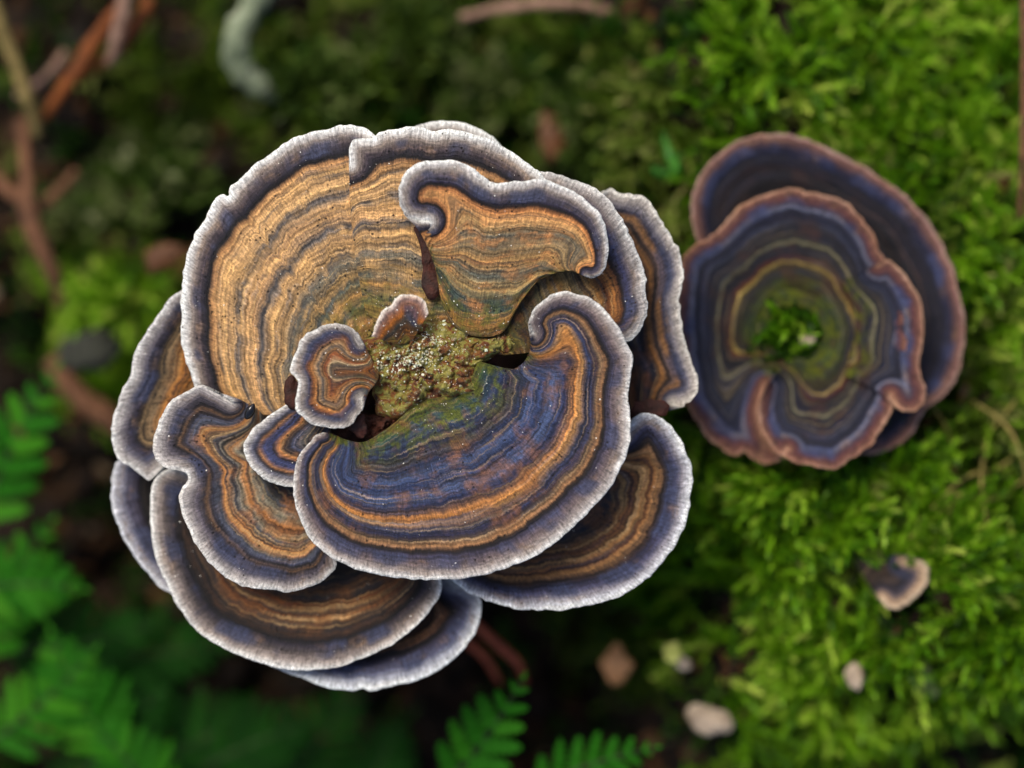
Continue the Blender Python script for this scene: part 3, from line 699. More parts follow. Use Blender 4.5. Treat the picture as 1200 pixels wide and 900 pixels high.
stump('rotten_stump', 480, 450, 120, 110, -19, -85, 2, 'rotten red-brown wood glimpsed under the large rosette', mWood)
stump('rotten_stump', 940, 390, 80, 80, -29.5, -60, 5, 'rotten wood stub under the small dark rosette', mWood)
lump('stem_knob', mWood, big, 446, 500, 30, 18, -2.6, -8, 29, 0.8, 90, 32)
core = lump('stem', mWood, big, 478, 440, 85, 72, -5.6, -19, 25, 0.5, 120, 40)

# red-brown scraps, dead leaf among them, and a black seed caught between the shelves
def scrap(name, pts, z, mat, label, cat, group=None, thick=0.0003, bow=0.8, seed=0, jag=4.0):
    P = np.array(pts, float); c = P.mean(0)
    o_ = at(c[0], c[1], z / 1000.0)
    n = 44
    ring = catmull(np.vstack([P, P[:1]]), n + 1)[:-1]
    ring = ring + jag * np.stack([vnoise(np.arange(n) / 2.0, np.zeros(n), seed), vnoise(np.arange(n) / 2.0, np.ones(n) * 5, seed)], 1)
    rows = []
    for f in (1.0, 0.75, 0.5, 0.25, 0.02):
        q = c + (ring - c) * f
        z_ = z / 1000.0 + bow / 1000.0 * (1 - f * f) + 0.0006 * fbm(q[:, 0] / 12, q[:, 1] / 12, seed, 2)
        k = S * (D - z / 1000.0) / D
        rows.append(np.stack([(q[:, 0] - 600) * k, (450 - q[:, 1]) * k, z_], -1))
    up = np.array(rows); dn = up.copy(); dn[..., 2] -= thick
    V = np.vstack([up.reshape(-1, 3), dn.reshape(-1, 3)]) - o_
    m = 5 * n
    i = np.arange(m).reshape(5, n); j = np.roll(i, -1, 1)
    F1 = np.stack([i[:-1], i[1:], j[1:], j[:-1]], -1).reshape(-1, 4)
    F3 = np.stack([i[0], j[0], j[0] + m, i[0] + m], -1)
    o = obj(name, mesh_np(name, V, [F1, F1[:, ::-1] + m, F3]), mat)
    o.location = o_
    return tag(o, label, cat, group)
mScrap = plain_material('scrap_red', (26, 10, 7), (60, 25, 16), 0.5, 0.6, 0.0004, (88, 44, 28))
scrap('red_brown_scrap', [(484, 266), (506, 262), (512, 300), (516, 340), (506, 352), (496, 340), (494, 300)], -2.0, mScrap, 'dark red-brown piece in the slot beside the upper front shelf', 'leaf', 'leaf scraps between the shelves', seed=1, bow=0.2)  # thin dark red-brown sheet laid in the slot
scrap('red_brown_scrap', [(404, 500), (424, 484), (430, 500), (428, 512), (420, 512)], -1.4, mScrap, 'red-brown leaf scrap under the small frilled shelf', 'leaf', 'leaf scraps between the shelves', seed=2, bow=0.3)
scrap('red_brown_scrap', [(334, 446), (341, 440), (351, 450), (352, 474), (342, 480), (333, 470)], -2.6, mScrap, 'brown leaf scrap left of the small frilled shelf', 'leaf', 'leaf scraps between the shelves', seed=3, bow=0.3)
scrap('red_brown_scrap', [(742, 470), (766, 468), (786, 476), (776, 488), (752, 494), (740, 492)], -10.0, mScrap, 'rust leaf scrap under the dark brown right shelf', 'leaf', 'leaf scraps between the shelves', seed=4, bow=0.3)

T = NT('seed_shell'); T.b.inputs['Base Color'].default_value = (0.006, 0.006, 0.008, 1); T.b.inputs['Roughness'].default_value = 0.12
mSeed = T.m
def ellipsoid(name, mat, loc, rx, ry, rz, rot, seed=0, amp=0.06, point=0.0, parent=None, n=28, tilt=0.0):
    a = np.linspace(0, 2 * np.pi, n, endpoint=False); b = np.linspace(0, np.pi, n // 2 + 1)
    Bb, Aa = np.meshgrid(b, a, indexing='ij')
    r = np.sin(Bb) * (1 + amp * 2 * vnoise(np.cos(Aa) * 2 + 7 + seed, Bb * 2, seed))
    x = np.cos(Bb); taper = 1 - point * (x > 0) * x ** 2
    V = np.stack([x * rx, r * np.cos(Aa) * ry * taper, r * np.sin(Aa) * rz * taper], -1).reshape(-1, 3)
    i = np.arange(len(b) * n).reshape(len(b), n); j = np.roll(i, -1, 1)
    F = np.stack([i[:-1], i[1:], j[1:], j[:-1]], -1).reshape(-1, 4)[:, ::-1]
    o = obj(name, mesh_np(name, V, [F]), mat, parent)
    o.location = loc; o.rotation_euler = (0, tilt, rot)
    return o
pz = at(293, 482, -0.0033)
seed = ellipsoid('seed', mSeed, pz, 0.0014, 0.0007, 0.0007, R(60), 1, 0.08, 0.6, tilt=R(-14))
tag(seed, 'glossy black seed lodged on the left shelf', 'seed')

# ------------------------------------------------------------------ moss
def moss(name, spots, mat, label, seed, length=(0.006, 0.013), leaf=(0.0017, 0.0032), nl=24, width=0.32, lean=0.9, spread=0.75, cat='moss'):
    """spots: n x 3 base points. Each shoot: curved stem with spiralling pointed leaves; all one soft mass."""
    r_ = np.random.default_rng(seed)
    n = len(spots)
    az = 9.0 * fbm(spots[:, 0] * 70, spots[:, 1] * 70, seed + 3, 2) + r_.normal(0, 0.7, n); til = np.abs(r_.normal(0, 0.45, n)) * lean + 0.1
    d0 = np.stack([np.sin(til) * np.cos(az), np.sin(til) * np.sin(az), np.cos(til)], -1)
    az2 = az + r_.normal(0, 0.6, n); til2 = til + r_.uniform(0.3, 1.1, n)
    d1 = np.stack([np.sin(til2) * np.cos(az2), np.sin(til2) * np.sin(az2), np.cos(til2)], -1)
    Ln = r_.uniform(*length, n)
    rnd = np.clip(r_.normal(0.5, 0.22, n) + 0.5 * fbm(spots[:, 0] * 55, spots[:, 1] * 55, seed, 3), 0, 1)
    VV, FF, RR = [], [], []
    u = (np.arange(nl) + 0.5) / nl
    U = u[None, :, None]
    pos = spots[:, None, :] + Ln[:, None, None] * (d0[:, None] * (U - 0.5 * U * U) + d1[:, None] * 0.5 * U * U)
    tan = d0[:, None] * (1 - U) + d1[:, None] * U
    tan /= np.linalg.norm(tan, axis=-1, keepdims=True)
    ref = np.where(np.abs(tan[..., 2:3]) > 0.9, np.array([1.0, 0, 0]), np.array([0, 0, 1.0]))
    e1 = np.cross(tan, ref); e1 /= np.linalg.norm(e1, axis=-1, keepdims=True)
    e2 = np.cross(tan, e1)
    ph = (np.arange(nl) * 2.4)[None, :] + r_.uniform(0, 6.28, (n, 1)) + r_.normal(0, 0.25, (n, nl))
    out = e1 * np.cos(ph)[..., None] + e2 * np.sin(ph)[..., None]
    sp = spread * (1.15 - 0.75 * U) * r_.uniform(0.7, 1.3, (n, nl, 1))
    dirn = tan * np.cos(sp) + out * np.sin(sp)
    side = np.cross(dirn, out); side /= np.linalg.norm(side, axis=-1, keepdims=True) + 1e-9
    up = np.cross(side, dirn)
    ll = r_.uniform(*leaf, (n, nl, 1)) * (1.1 - 0.45 * U)
    a = pos
    b = pos + dirn * ll * 0.42 + side * ll * width * 0.5 + up * ll * 0.10
    c = pos + dirn * ll * 1.0 - up * ll * 0.12
    d = pos + dirn * ll * 0.42 - side * ll * width * 0.5 + up * ll * 0.10
    e = pos + dirn * ll * 0.45 - up * ll * 0.02
    V = np.stack([a, b, c, d, e], 2).reshape(-1, 3)
    base = np.arange(n * nl)[:, None] * 5
    F = np.concatenate([base + np.array([0, 4, 1]), base + np.array([1, 4, 2]), base + np.array([2, 4, 3]), base + np.array([3, 4, 0])])
    rl = np.repeat(rnd[:, None], nl, 1) + r_.normal(0, 0.06, (n, nl))
    VV.append(V); FF.append(F); RR.append(np.repeat(np.clip(rl, 0, 1).reshape(-1), 5))
    # stems
    k = 4
    us = np.linspace(0, 1, k)[None, :, None]
    ps = spots[:, None, :] + Ln[:, None, None] * (d0[:, None] * (us - 0.5 * us * us) + d1[:, None] * 0.5 * us * us)
    w = 0.00012
    V3 = np.stack([ps + np.array([w, 0, 0]), ps + np.array([-w * 0.5, w * 0.87, 0]), ps + np.array([-w * 0.5, -w * 0.87, 0])], 2).reshape(-1, 3)
    ii = np.arange(n * k * 3).reshape(n, k, 3)
    Q = []
    for m in range(3):
        Q.append(np.stack([ii[:, :-1, m], ii[:, 1:, m], ii[:, 1:, (m + 1) % 3], ii[:, :-1, (m + 1) % 3]], -1).reshape(-1, 4))
    Q = np.concatenate(Q) + len(V)
    VV.append(V3); RR.append(np.repeat(rnd, k * 3))
    o = obj(name, mesh_np(name, np.vstack(VV), [F, Q], True, {'rnd': np.concatenate(RR)}), mat)
    return tag(o, label, cat, None, 'stuff')

def spots_on_ground(n, dens, seed, x0=-40, x1=1240, y0=-40, y1=940, dz=-0.001):
    r_ = np.random.default_rng(seed)
    out = []
    got = 0
    while got < n:
        px = r_.uniform(x0, x1, n); py = r_.uniform(y0, y1, n)
        keep = r_.random(n) < dens(px, py)
        px, py = px[keep], py[keep]
        z = np.full(len(px), -0.05)
        for _ in range(4):
            k = S * (D - z) / D
            X = (px - 600) * k; Y = (450 - py) * k
            z = ground_h(X, Y)
        k = S * (D - z) / D
        out.append(np.stack([(px - 600) * k, (450 - py) * k, z + dz], -1)); got += len(px)
    return np.vstack(out)[:n]
def Gp(px, py, cx, cy, rx, ry): return np.exp(-(((px - cx) / rx) ** 2 + ((py - cy) / ry) ** 2) ** 1.5)

mMossB = leaf_material('moss_bright', [(0, (36, 66, 5)), (0.25, (70, 118, 8)), (0.5, (110, 158, 16)), (0.75, (154, 194, 52)), (1, (196, 210, 96))], 0.45, 0.35)
mMossO = leaf_material('moss_olive', [(0, (30, 42, 6)), (0.3, (54, 76, 10)), (0.55, (80, 108, 20)), (0.8, (124, 144, 56)), (1, (150, 150, 90))], 0.5, 0.3)
mMossD = leaf_material('moss_dark', [(0, (14, 38, 5)), (0.4, (28, 66, 8)), (0.7, (50, 96, 16)), (1, (86, 114, 36))], 0.5, 0.3)

def d_low(px, py):
    v = Gp(px, py, 960, 690, 200, 150) + Gp(px, py, 1130, 700, 130, 130) + 0.8 * Gp(px, py, 880, 600, 110, 80) + 0.7 * Gp(px, py, 940, 820, 90, 60)
    return np.clip(v, 0, 1) * (0.05 + 0.95 * (fbm(px / 42, py / 42, 21, 2) > -0.06)) * (px > 765)
def d_top(px, py):
    v = Gp(px, py, 1040, 90, 180, 170) + 0.9 * Gp(px, py, 1170, 260, 70, 170) + 0.6 * Gp(px, py, 900, 60, 70, 90)
    return np.clip(v, 0, 1) * (0.05 + 0.95 * (fbm(px / 42, py / 42, 33, 2) > -0.06)) * sstep(790, 880, px + 40 * fbm(px / 30, py / 30, 71, 2))
def d_gap(px, py):
    v = 0.7 * Gp(px, py, 1150, 500, 90, 110) + 0.12 * Gp(px, py, 800, 230, 60, 90) + 0.3 * Gp(px, py, 1000, 380, 200, 200)
    return np.clip(v, 0, 1)
def d_olive(px, py):
    v = Gp(px, py, 450, 80, 130, 100) + 0.35 * Gp(px, py, 690, 130, 110, 110) + 0.35 * Gp(px, py, 170, 240, 120, 100) + 0.3 * Gp(px, py, 250, 60, 150, 70) + 0.5 * Gp(px, py, 720, 730, 60, 60)
    return np.clip(v, 0, 1) * (fbm(px / 38, py / 38, 44, 2) > 0.02)
def d_tuft(px, py):
    return np.clip(Gp(px, py, 125, 350, 48, 44) + 0.4 * Gp(px, py, 160, 440, 60, 50), 0, 1)
moss('moss', spots_on_ground(3300, d_low, 1), mMossB, 'bright green feathery moss below the small dark rosette', 2)
moss('moss', spots_on_ground(2700, d_top, 3), mMossB, 'bright green moss filling the upper right corner', 4)
moss('moss', spots_on_ground(1100, d_gap, 5), mMossO, 'yellow olive moss at the right edge beside the dark rosette', 6)
moss('moss', spots_on_ground(4200, d_olive, 7), mMossO, 'dull olive moss above the large rosette', 8, (0.004, 0.009), (0.0014, 0.0028))
moss('moss', spots_on_ground(700, d_tuft, 9), mMossB, 'small green moss tuft left of the large rosette', 10, (0.004, 0.008), (0.0016, 0.0028))
def d_dark(px, py):
    return np.clip(0.08 + 0.22 * Gp(px, py, 650, 80, 260, 120) + 0.3 * Gp(px, py, 760, 300, 80, 250), 0, 1) * (fbm(px / 45, py / 45, 61, 2) > 0.05)
moss('moss', spots_on_ground(3000, d_dark, 11), mMossD, 'dark green moss scattered over the damp soil', 12, (0.003, 0.007), (0.0012, 0.0024))
# moss shoots growing up through the middle of the dark rosette
mid = np.array([at(random.gauss(928, 26), random.gauss(394, 24), -0.0290) for _ in range(420)])
moss('moss', mid, mMossD, 'green moss growing up through the centre of the dark rosette', 14, (0.002, 0.004), (0.0010, 0.0018))

mid = np.array([at(random.gauss(926, 14), random.gauss(388, 10), -0.0285) for _ in range(26)])
moss('moss', mid, mMossB, 'bright moss sprigs in the very centre of the dark rosette', 16, (0.003, 0.006))

# ------------------------------------------------------------------ litter over the soil
mLit = leaf_material('leaf_litter', [(0, (12, 8, 6)), (0.5, (30, 19, 12)), (0.8, (52, 34, 18)), (0.95, (84, 54, 28)), (1, (92, 82, 66))], 0.7, 0.1)
def litter(n, seed):
    r_ = np.random.default_rng(seed)
    P = spots_on_ground(n, lambda px, py: np.clip(0.9 - 0.9 * (d_low(px, py) + d_top(px, py)), 0.02, 1), seed, dz=0.0004)
    L = np.exp(r_.normal(math.log(0.0018), 0.5, n)); W = L * r_.uniform(0.12, 0.6, n)
    a = r_.uniform(0, 6.28, n); ti = r_.normal(0, 0.3, n)
    d = np.stack([np.cos(a) * np.cos(ti), np.sin(a) * np.cos(ti), np.sin(ti)], -1)
    s = np.stack([-np.sin(a), np.cos(a), r_.normal(0, 0.3, n)], -1)
    up = np.cross(d, s)
    pts = [P - d * L[:, None], P - d * (L * .3)[:, None] + s * W[:, None], P + d * (L * .5)[:, None] + s * (W * .8)[:, None], P + d * L[:, None],
           P + d * (L * .4)[:, None] - s * W[:, None], P - d * (L * .4)[:, None] - s * (W * .8)[:, None], P + up * (L * 0.18)[:, None]]
    V = np.stack(pts, 1).reshape(-1, 3)
    b = np.arange(n)[:, None] * 7
    F = np.concatenate([b + np.array([k, (k + 1) % 6, 6]) for k in range(6)])
    o = obj('leaf_litter', mesh_np('leaf_litter', V, [F], True, {'rnd': np.repeat(r_.random(n), 7)}), mLit)
    tag(o, 'crumbled brown leaf litter over the soil', 'litter', None, 'stuff')
litter(5200, 15)

# ------------------------------------------------------------------ ferns
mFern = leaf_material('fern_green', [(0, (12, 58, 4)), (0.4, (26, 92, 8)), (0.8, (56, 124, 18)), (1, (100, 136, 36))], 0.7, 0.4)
mFernShade = leaf_material('fern_shaded', [(0, (6, 32, 4)), (0.5, (12, 52, 6)), (1, (26, 74, 12))], 0.8, 0.35)  # same fern, darker: shade of the low hollow put into the green
mRach = plain_material('fern_stalk', (18, 40, 8), (36, 62, 16), 0.6, 0.7, 0.0001)
def leaflet_mesh(name, seed):
    """lobed fern leaflet of length 1 along +x, folded along its midrib"""
    r_ = np.random.default_rng(seed)
    nseg = 22
    x = np.linspace(0, 1, nseg)
    w = 0.26 * np.sqrt(np.clip(1 - x ** 2.2, 0, 1)) * (0.55 + 0.45 * np.abs(np.sin(x * np.pi * 5.5 + 0.4)))
    w[0] = 0.10
    zc = -0.10 * x ** 2 + 0.015 * np.sin(x * 17)
    V = np.zeros((nseg, 5, 3))
    for k, f in enumerate((-1, -0.5, 0, 0.5, 1)):
        V[:, k, 0] = x + 0.10 * abs(f) * w * 2
        V[:, k, 1] = f * w
        V[:, k, 2] = zc + 0.10 * abs(f) * w * 4 * 0.5 - 0.22 * w * f * f + 0.01 * r_.normal(0, 1, nseg)
    i = np.arange(nseg * 5).reshape(nseg, 5)
    F = np.stack([i[:-1, :-1], i[1:, :-1], i[1:, 1:], i[:-1, 1:]], -1).reshape(-1, 4)
    return mesh_np(name, V.reshape(-1, 3), [F], True, {'rnd': np.clip(np.full(nseg * 5, 0.15 + 0.7 * r_.random()), 0, 1)})
LEAF = [leaflet_mesh('leaflet', 100 + k) for k in range(4)]; LEAF_SHADE = [m.copy() for m in LEAF]
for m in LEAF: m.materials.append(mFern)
for m in LEAF_SHADE: m.materials.append(mFernShade)
def frond(base, tip, zb, zt, wid, n, label, deep=False, sag=0.1, seed=0):
    """base, tip in px; heights in mm; wid = longest leaflet in px; deep = leaflets with shade in their green"""
    r_ = random.Random(seed)
    A = Vector(at(*base, zb / 1000.0)); B = Vector(at(*tip, zt / 1000.0))
    root = empty('fern_frond', A)
    tag(root, label, 'fern', 'fern fronds around the fungus')
    dv = B - A; side = Vector((-dv.y, dv.x, 0)).normalized()
    mid = (A + B) / 2 + side * dv.length * sag + Vector((0, 0, 0.10 * dv.length))
    f = lambda t: (1 - t) ** 2 * A + 2 * t * (1 - t) * mid + t * t * B - A
    k = S * (D - zt / 1000.0) / D
    rows = []
    for i in range(25):
        t = i / 24; p = f(t); w = 0.00055 * (1 - 0.8 * t)
        for a in range(6): rows.append((p.x + side.x * w * math.cos(a * 1.047), p.y + side.y * w * math.cos(a * 1.047), p.z + w * math.sin(a * 1.047)))
    i = np.arange(150).reshape(25, 6); j = np.roll(i, -1, 1)
    obj('stalk', mesh_np('stalk', rows, [np.stack([i[:-1], j[:-1], j[1:], i[1:]], -1).reshape(-1, 4)]), mRach, root)
    pool = LEAF_SHADE if deep else LEAF
    for m in range(n):
        t = 0.12 + 0.86 * (m + 0.5) / n
        Lm = wid * k * min(1.0, 0.55 + 1.6 * t) * (1 - t ** 2.2) + wid * k * 0.08
        tg = (f(min(1, t + 0.01)) - f(max(0, t - 0.01))).normalized()
        for s_ in (-1, 1):
            o = bpy.data.objects.new('leaflet', r_.choice(pool)); COL.objects.link(o); o.parent = root
            sd_ = Vector((-tg.y, tg.x, 0)).normalized() * s_
            d_ = (sd_ * 0.80 + tg * (0.50 + 0.25 * t) + Vector((0, 0, r_.uniform(-0.22, 0.12)))).normalized()
            zz = Vector((r_.uniform(-.2, .2), r_.uniform(-.2, .2), 1)); yy = zz.cross(d_).normalized(); zz = d_.cross(yy)
            L_ = Lm * r_.uniform(0.88, 1.1)
            wd = max(0.55, min(1.1, (0.70 * dv.length / n) / (0.52 * L_ + 1e-6)))
            M = Matrix((d_, yy, zz)).transposed().to_4x4() @ Matrix.Diagonal((L_, L_ * wd, L_, 1))
            M.translation = f(t) + Vector((0, 0, r_.uniform(-0.0002, 0.0004)))
            o.matrix_local = M
    if n:
        o = bpy.data.objects.new('leaflet', pool[0]); COL.objects.link(o); o.parent = root
        tg = (f(1) - f(0.97)).normalized(); yy = Vector((0, 0, 1)).cross(tg).normalized(); zz = tg.cross(yy)
        L_ = wid * k * 0.22
        M = Matrix((tg, yy, zz)).transposed().to_4x4() @ Matrix.Diagonal((L_, L_, L_, 1)); M.translation = f(0.99); o.matrix_local = M
    return root
frond((510, 930), (612, 796), -46, -31, 58, 6, 'bright fern frond tip rising below the large rosette', sag=-0.06, seed=1)
frond((610, 935), (768, 876), -44, -34, 46, 7, 'fern frond tip cut by the bottom edge right of centre', sag=0.10, seed=2)
frond((-30, 640), (66, 432), -63, -51, 62, 7, 'fern frond at the left edge beside the outer shelf', sag=0.05, seed=3)
frond((-60, 700), (95, 690), -61, -53, 62, 7, 'fern frond reaching in from the lower left edge', sag=0.12, seed=4)
frond((-30, 880), (110, 762), -61, -53, 60, 7, 'fern frond pointing up right in the lower left corner', sag=-0.08, seed=5)
frond((-40, 800), (60, 612), -67, -59, 60, 6, 'shaded fern frond behind the left edge fronds', sag=0.08, seed=6)
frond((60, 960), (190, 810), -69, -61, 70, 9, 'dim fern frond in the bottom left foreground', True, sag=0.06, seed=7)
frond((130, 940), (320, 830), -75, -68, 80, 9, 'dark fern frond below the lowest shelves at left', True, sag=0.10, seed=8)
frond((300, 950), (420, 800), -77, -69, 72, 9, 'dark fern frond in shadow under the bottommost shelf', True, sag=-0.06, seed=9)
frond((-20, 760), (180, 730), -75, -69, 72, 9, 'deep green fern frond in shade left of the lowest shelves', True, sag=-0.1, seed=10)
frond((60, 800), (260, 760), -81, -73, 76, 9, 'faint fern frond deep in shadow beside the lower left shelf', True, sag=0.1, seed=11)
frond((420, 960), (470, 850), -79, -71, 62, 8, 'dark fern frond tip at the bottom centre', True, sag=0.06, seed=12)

frond((150, 900), (60, 742), -60, -54, 66, 8, 'fern frond leaning up left between the lower left fronds', sag=0.08, seed=13)
frond((200, 960), (110, 850), -58, -52, 60, 7, 'short fern frond at the bottom left edge', sag=-0.08, seed=14)
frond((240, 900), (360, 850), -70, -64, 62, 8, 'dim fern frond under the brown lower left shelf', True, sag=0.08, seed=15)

# ------------------------------------------------------------------ twigs, stems, grass
def tube(name, pts, rads, mat, label, cat, group=None, seed=0, sides=10, amp=0.12, closed=True):
    """pts: (px, py, z mm); rads mm along it"""
    W = np.array([at(p[0], p[1], p[2] / 1000.0) for p in pts])
    n = max(24, 10 * len(pts))
    if len(W) == 2: C = catmull(W, n)
    else: C = catmull(W, n)
    rr = np.interp(np.linspace(0, 1, n), np.linspace(0, 1, len(rads)), rads) / 1000.0
    tg = np.gradient(C, axis=0); tg /= np.linalg.norm(tg, axis=1)[:, None]
    rf = np.array([0, 0, 1.0]); e1 = np.cross(tg, rf); e1 /= np.linalg.norm(e1, axis=1)[:, None] + 1e-9; e2 = np.cross(e1, tg)
    a = np.linspace(0, 2 * np.pi, sides, endpoint=False)
    V = []
    for i in range(n):
        r = rr[i] * (1 + amp * 2 * vnoise(np.cos(a) * 1.5 + 5, np.full(sides, i / 3.0), seed))
        V.append(C[i] + e1[i] * (r * np.cos(a))[:, None] + e2[i] * (r * np.sin(a))[:, None])
    V = np.array(V)
    i = np.arange(n * sides).reshape(n, sides); j = np.roll(i, -1, 1)
    Fq = np.stack([i[:-1], j[:-1], j[1:], i[1:]], -1).reshape(-1, 4)
    V = np.vstack([V.reshape(-1, 3), C[:1], C[-1:]])
    t0 = np.stack([np.roll(i[0], -1), i[0], np.full(sides, n * sides)], -1); t1 = np.stack([i[-1], np.roll(i[-1], -1), np.full(sides, n * sides + 1)], -1)
    V = V - C[0]
    o = obj(name, mesh_np(name, V, [Fq, t0, t1]), mat)
    o.location = C[0]
    return tag(o, label, cat, group)
mStraw = plain_material('straw', (72, 62, 30), (122, 106, 62), 0.25, 0.8, 0.0004, (150, 134, 90))
mGrass = plain_material('dry_grass', (86, 78, 34), (128, 116, 60), 0.3, 0.7, 0.0002)
mOrange = plain_material('dead_needle', (62, 30, 10), (122, 66, 24), 0.25, 0.8, 0.0004, (146, 96, 52))
mTwig = plain_material('twig_bark', (58, 36, 24), (112, 76, 52), 0.5, 0.8, 0.0004)
mPink = plain_material('twig_pinkish', (100, 76, 64), (142, 112, 96), 0.5, 0.8, 0.0003)
mGrey = plain_material('lichen_root', (66, 78, 60), (122, 132, 108), 0.25, 0.9, 0.0009, (160, 166, 142))
mRedStem = plain_material('red_stem', (110, 40, 26), (150, 72, 46), 0.5, 0.5, 0.0002)
g = 'twigs and dead stems on the forest floor'
tube('straw_stalk', [(-14, -10, -52), (12, 60, -54), (34, 120, -56), (44, 160, -60)], [1.5, 1.4, 1.2, 1.0], mStraw, 'pale straw stalk in the upper left corner', 'stalk', g, 1)
tube('dead_needle', [(140, 6, -56), (110, 50, -57), (84, 92, -58), (50, 140, -62)], [1.0, 1.5, 1.5, 0.8], mOrange, 'broad orange dead needle slanting at the upper left', 'needle', g, 2)
tube('dead_needle', [(176, -4, -58), (160, 32, -58), (130, 66, -59), (92, 92, -61)], [1.1, 1.4, 1.1, 0.6], mOrange, 'orange dead needle nearest the pale twig at upper left', 'needle', g, 3)
tube('twig', [(148, -10, -52), (142, 24, -53), (134, 58, -55), (128, 74, -57)], [1.3, 1.4, 1.2, 0.8], mPink, 'short pinkish grey twig crossing the orange needles', 'twig', g, 4)
tube('twig', [(78, 60, -64), (54, 90, -64), (20, 112, -66)], [0.8, 0.8, 0.6], mPink, 'thin greyish twig behind the straw stalk', 'twig', g, 5)
tube('twig', [(26, 140, -62), (30, 190, -62), (36, 260, -61), (58, 310, -62), (74, 358, -66)], [1.2, 1.2, 1.7, 1.6, 1.0], mTwig, 'brown bent twig along the left edge', 'twig', g, 6)
tube('twig', [(-10, 205, -66), (20, 230, -65), (50, 240, -65), (90, 200, -67)], [1.4, 1.4, 1.1, 0.8], mTwig, 'brown forked twig lying across the left edge', 'twig', g, 7)
tube('root', [(318, -24, -58), (292, 14, -56), (276, 46, -55), (282, 78, -56), (304, 100, -58), (326, 112, -62)], [2.2, 2.4, 2.3, 2.3, 2.3, 1.6], mGrey, 'pale grey-green curved root at the top left', 'root', g, 8, 18, 0.22)
tube('twig', [(540, 20, -58), (590, 10, -55), (650, 4, -54), (710, 12, -55), (768, 34, -58)], [0.7, 1.0, 1.0, 0.9, 0.7], mPink, 'long thin arched twig across the top edge', 'twig', g, 9)
tube('dead_needle', [(862, 40, -40), (858, 74, -40), (850, 108, -42)], [0.7, 1.3, 0.8], mOrange, 'orange dead stem at the edge of the upper moss', 'needle', g, 10)
tube('straw_stalk', [(1199, -20, -30), (1201, 80, -31), (1199, 180, -32), (1195, 270, -36)], [0.6, 0.6, 0.6, 0.4], mTwig, 'thin brown stalk down the right edge', 'stalk', g, 11)
tube('red_stem', [(556, 730, -46), (580, 752, -46), (606, 776, -47), (616, 800, -50)], [0.7, 0.8, 0.8, 0.5], mRedStem, 'longer red-brown stem below the large rosette', 'stem', g, 12)
tube('red_stem', [(548, 752, -48), (570, 772, -48), (586, 800, -51)], [0.7, 0.7, 0.5], mRedStem, 'shorter red-brown stem beside the bottommost shelf', 'stem', g, 13)
tube('twig', [(60, 420, -70), (100, 470, -70), (170, 520, -72)], [2.2, 2.4, 1.6], mTwig, 'dark brown twig in the shadow left of the rosette', 'twig', g, 14)
k_ = 0
grass_spots = [((1092, 596), (1130, 560), (1170, 548), (1204, 520)), ((1110, 620), (1118, 560), (1112, 510), (1090, 470)), ((1190, 470), (1160, 510), (1150, 560), (1156, 612)), ((1204, 560), (1160, 585), (1120, 580), (1096, 606)), ((1140, 470), (1180, 500), (1200, 545), (1206, 600))]
gl = ['dry grass blade arching toward the right edge below the dark rosette', 'dry grass blade curving up beside the dark rosette', 'dry grass blade hanging down through the olive moss', 'lowest dry grass blade lying across the moss', 'rightmost dry grass blade along the picture edge']
for sp, lb in zip(grass_spots, gl):
    k_ += 1
    tube('dry_grass_blade', [(p[0], p[1], -33 + 2 * math.sin(i * 1.7 + k_)) for i, p in enumerate(sp)], [0.22, 0.32, 0.30, 0.14], mGrass, lb, 'grass', 'dry grass blades', 40 + k_, 8)
blade = lambda pts, z, mat, lab, **kw: scrap('leaf', pts, z, mat, lab, 'leaf', 'single leaves on the forest floor', **kw)
mLeafRed = plain_material('dead_leaf_pink', (96, 40, 34), (150, 92, 96), 0.3, 0.5, 0.0003)
mLeafGrn = plain_material('leaf_fresh', (26, 74, 16), (60, 116, 34), 0.4, 0.45, 0.0002)
mLich = plain_material('lichen_pale', (50, 68, 34), (96, 112, 70), 0.3, 0.85, 0.0006, (142, 152, 112))
mTanLeaf = plain_material('dead_leaf_tan', (56, 34, 20), (98, 62, 36), 0.3, 0.6, 0.0004)
blade([(783, 84), (792, 110), (786, 140), (774, 172), (764, 150), (768, 118)], -52, mLeafRed, 'reddish pink dead leaf above the dark rosette', seed=5)
blade([(776, 150), (788, 172), (800, 198), (790, 204), (778, 182)], -40, mLeafGrn, 'slim green leaf blade left of the dark rosette', seed=6)
blade([(762, 194), (786, 196), (804, 204), (790, 212), (768, 206)], -41, mLeafGrn, 'small green leaf blade just left of the dark rosette rim', seed=7)
blade([(636, 130), (656, 140), (660, 172), (644, 190), (632, 164)], -56, mTanLeaf, 'orange-brown dead leaf above the right shelf', seed=8)
blade([(168, 296), (190, 286), (214, 290), (202, 310), (176, 318)], -52, mTanLeaf, 'tan dead leaf beside the white left rim', seed=9)
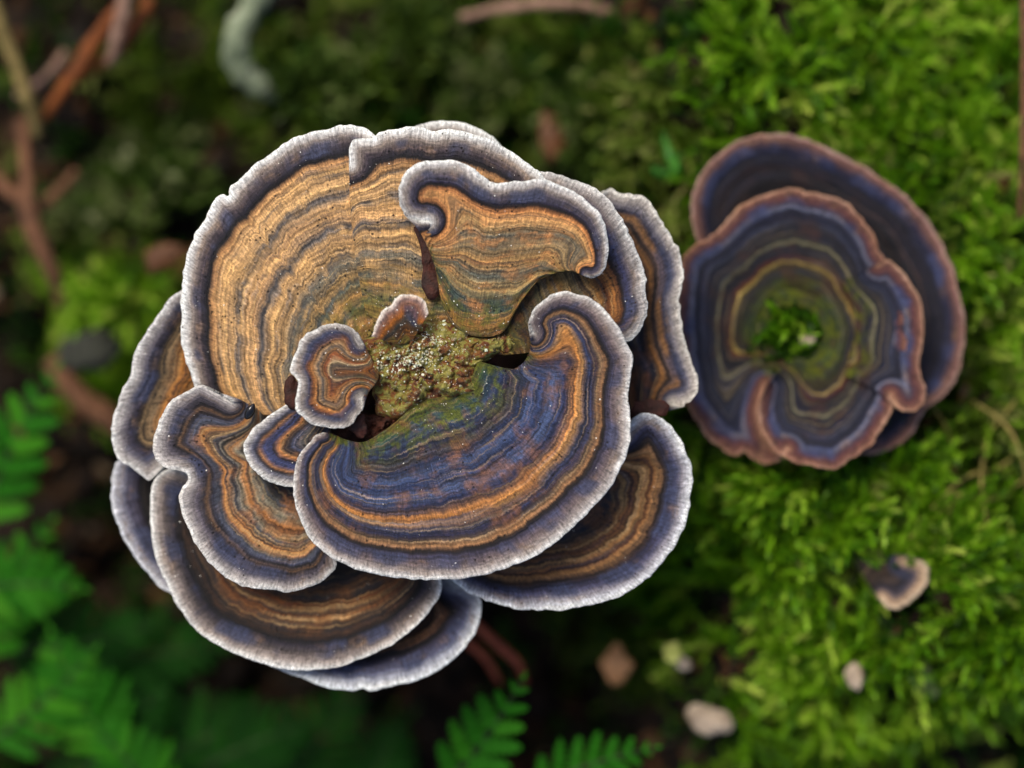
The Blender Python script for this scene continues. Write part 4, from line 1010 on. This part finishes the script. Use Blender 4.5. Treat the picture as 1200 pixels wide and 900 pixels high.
# lichen pads and stones
mLichT = leaf_material('lichen_frill', [(0, (32, 50, 12)), (0.4, (64, 86, 28)), (0.75, (106, 116, 70)), (1, (150, 156, 116))], 0.75, 0.25)
for q_, (px, py, sx, sy, n_, lb) in enumerate(((160, 190, 22, 16, 150, 'yellow-green lichen tuft highest at the left'), (206, 216, 18, 14, 120, 'pale green lichen tuft nearest the white left rim'),
        (110, 250, 18, 14, 90, 'dull lichen tuft lowest at the left'), (560, 110, 20, 16, 100, 'grey-green lichen tuft above the top rim'), (372, 104, 26, 18, 150, 'olive lichen tuft beside the curved root'),
        (500, 40, 30, 22, 150, 'pale olive lichen tuft near the top edge'), (690, 150, 24, 24, 110, 'yellowish lichen tuft above the right shelf'))):
    sp_ = np.array([ground_at(random.gauss(px, sx), random.gauss(py, sy), 0.0015) for _ in range(n_)])
    moss('lichen', sp_, mLichT, lb, 200 + q_, (0.003, 0.007), (0.0018, 0.0034), 14, 0.75, 1.2, 0.9, 'lichen')
mStone = plain_material('stone_grey', (24, 26, 22), (58, 60, 52), 0.3, 0.8, 0.0009, (84, 88, 74))
mPale = plain_material('stone_pale', (112, 96, 80), (176, 160, 142), 0.25, 0.6, 0.0002)
def stone(px, py, rx, ry, z, mat, label, rot, seed, name='stone', cat='stone', point=0.0):
    o = ellipsoid(name, mat, at(px, py, z / 1000.0), rx * S * 1.1, ry * S * 1.1, min(rx, ry) * S * 0.8, R(rot), seed, 0.34, point)
    return tag(o, label, cat, 'stones and nubs on the forest floor')
stone(104, 412, 40, 28, -64, mStone, 'grey stone left of the lobed outer shelf', 20, 51)
stone(832, 842, 30, 19, -42.5, mPale, 'white rounded stone below the lower moss', -20, 52)
stone(1002, 792, 12, 16, -33, mPale, 'small pinkish white pebble in the lower moss', 15, 53)
stone(800, 776, 12, 8, -40, mPale, 'tiny white pebble at the left edge of the lower moss', -30, 54)
stone(946, 398, 10, 7, -26, mPale, 'white pebble in the centre of the dark rosette', 10, 55)
stone(1084, 800, 16, 22, -38, mLich, 'grey-green lichen nub low in the right moss', 20, 56, 'lichen_nub', 'lichen')
mTanNub = plain_material('tan_nub', (140, 96, 58), (186, 136, 92), 0.3, 0.5, 0.0002)
stone(722, 778, 26, 19, -50, mTanNub, 'tan acorn-like nub with a pointed top under the right shelf', 88, 57, 'acorn', 'acorn', 0.75)
blade([(776, 758), (792, 752), (800, 764), (790, 778), (778, 774)], -38, plain_material('leaf_yellow', (130, 140, 40), (196, 196, 110), 0.5, 0.5, 0.0002), 'yellow-green leaflet at the left edge of the lower moss', seed=12)
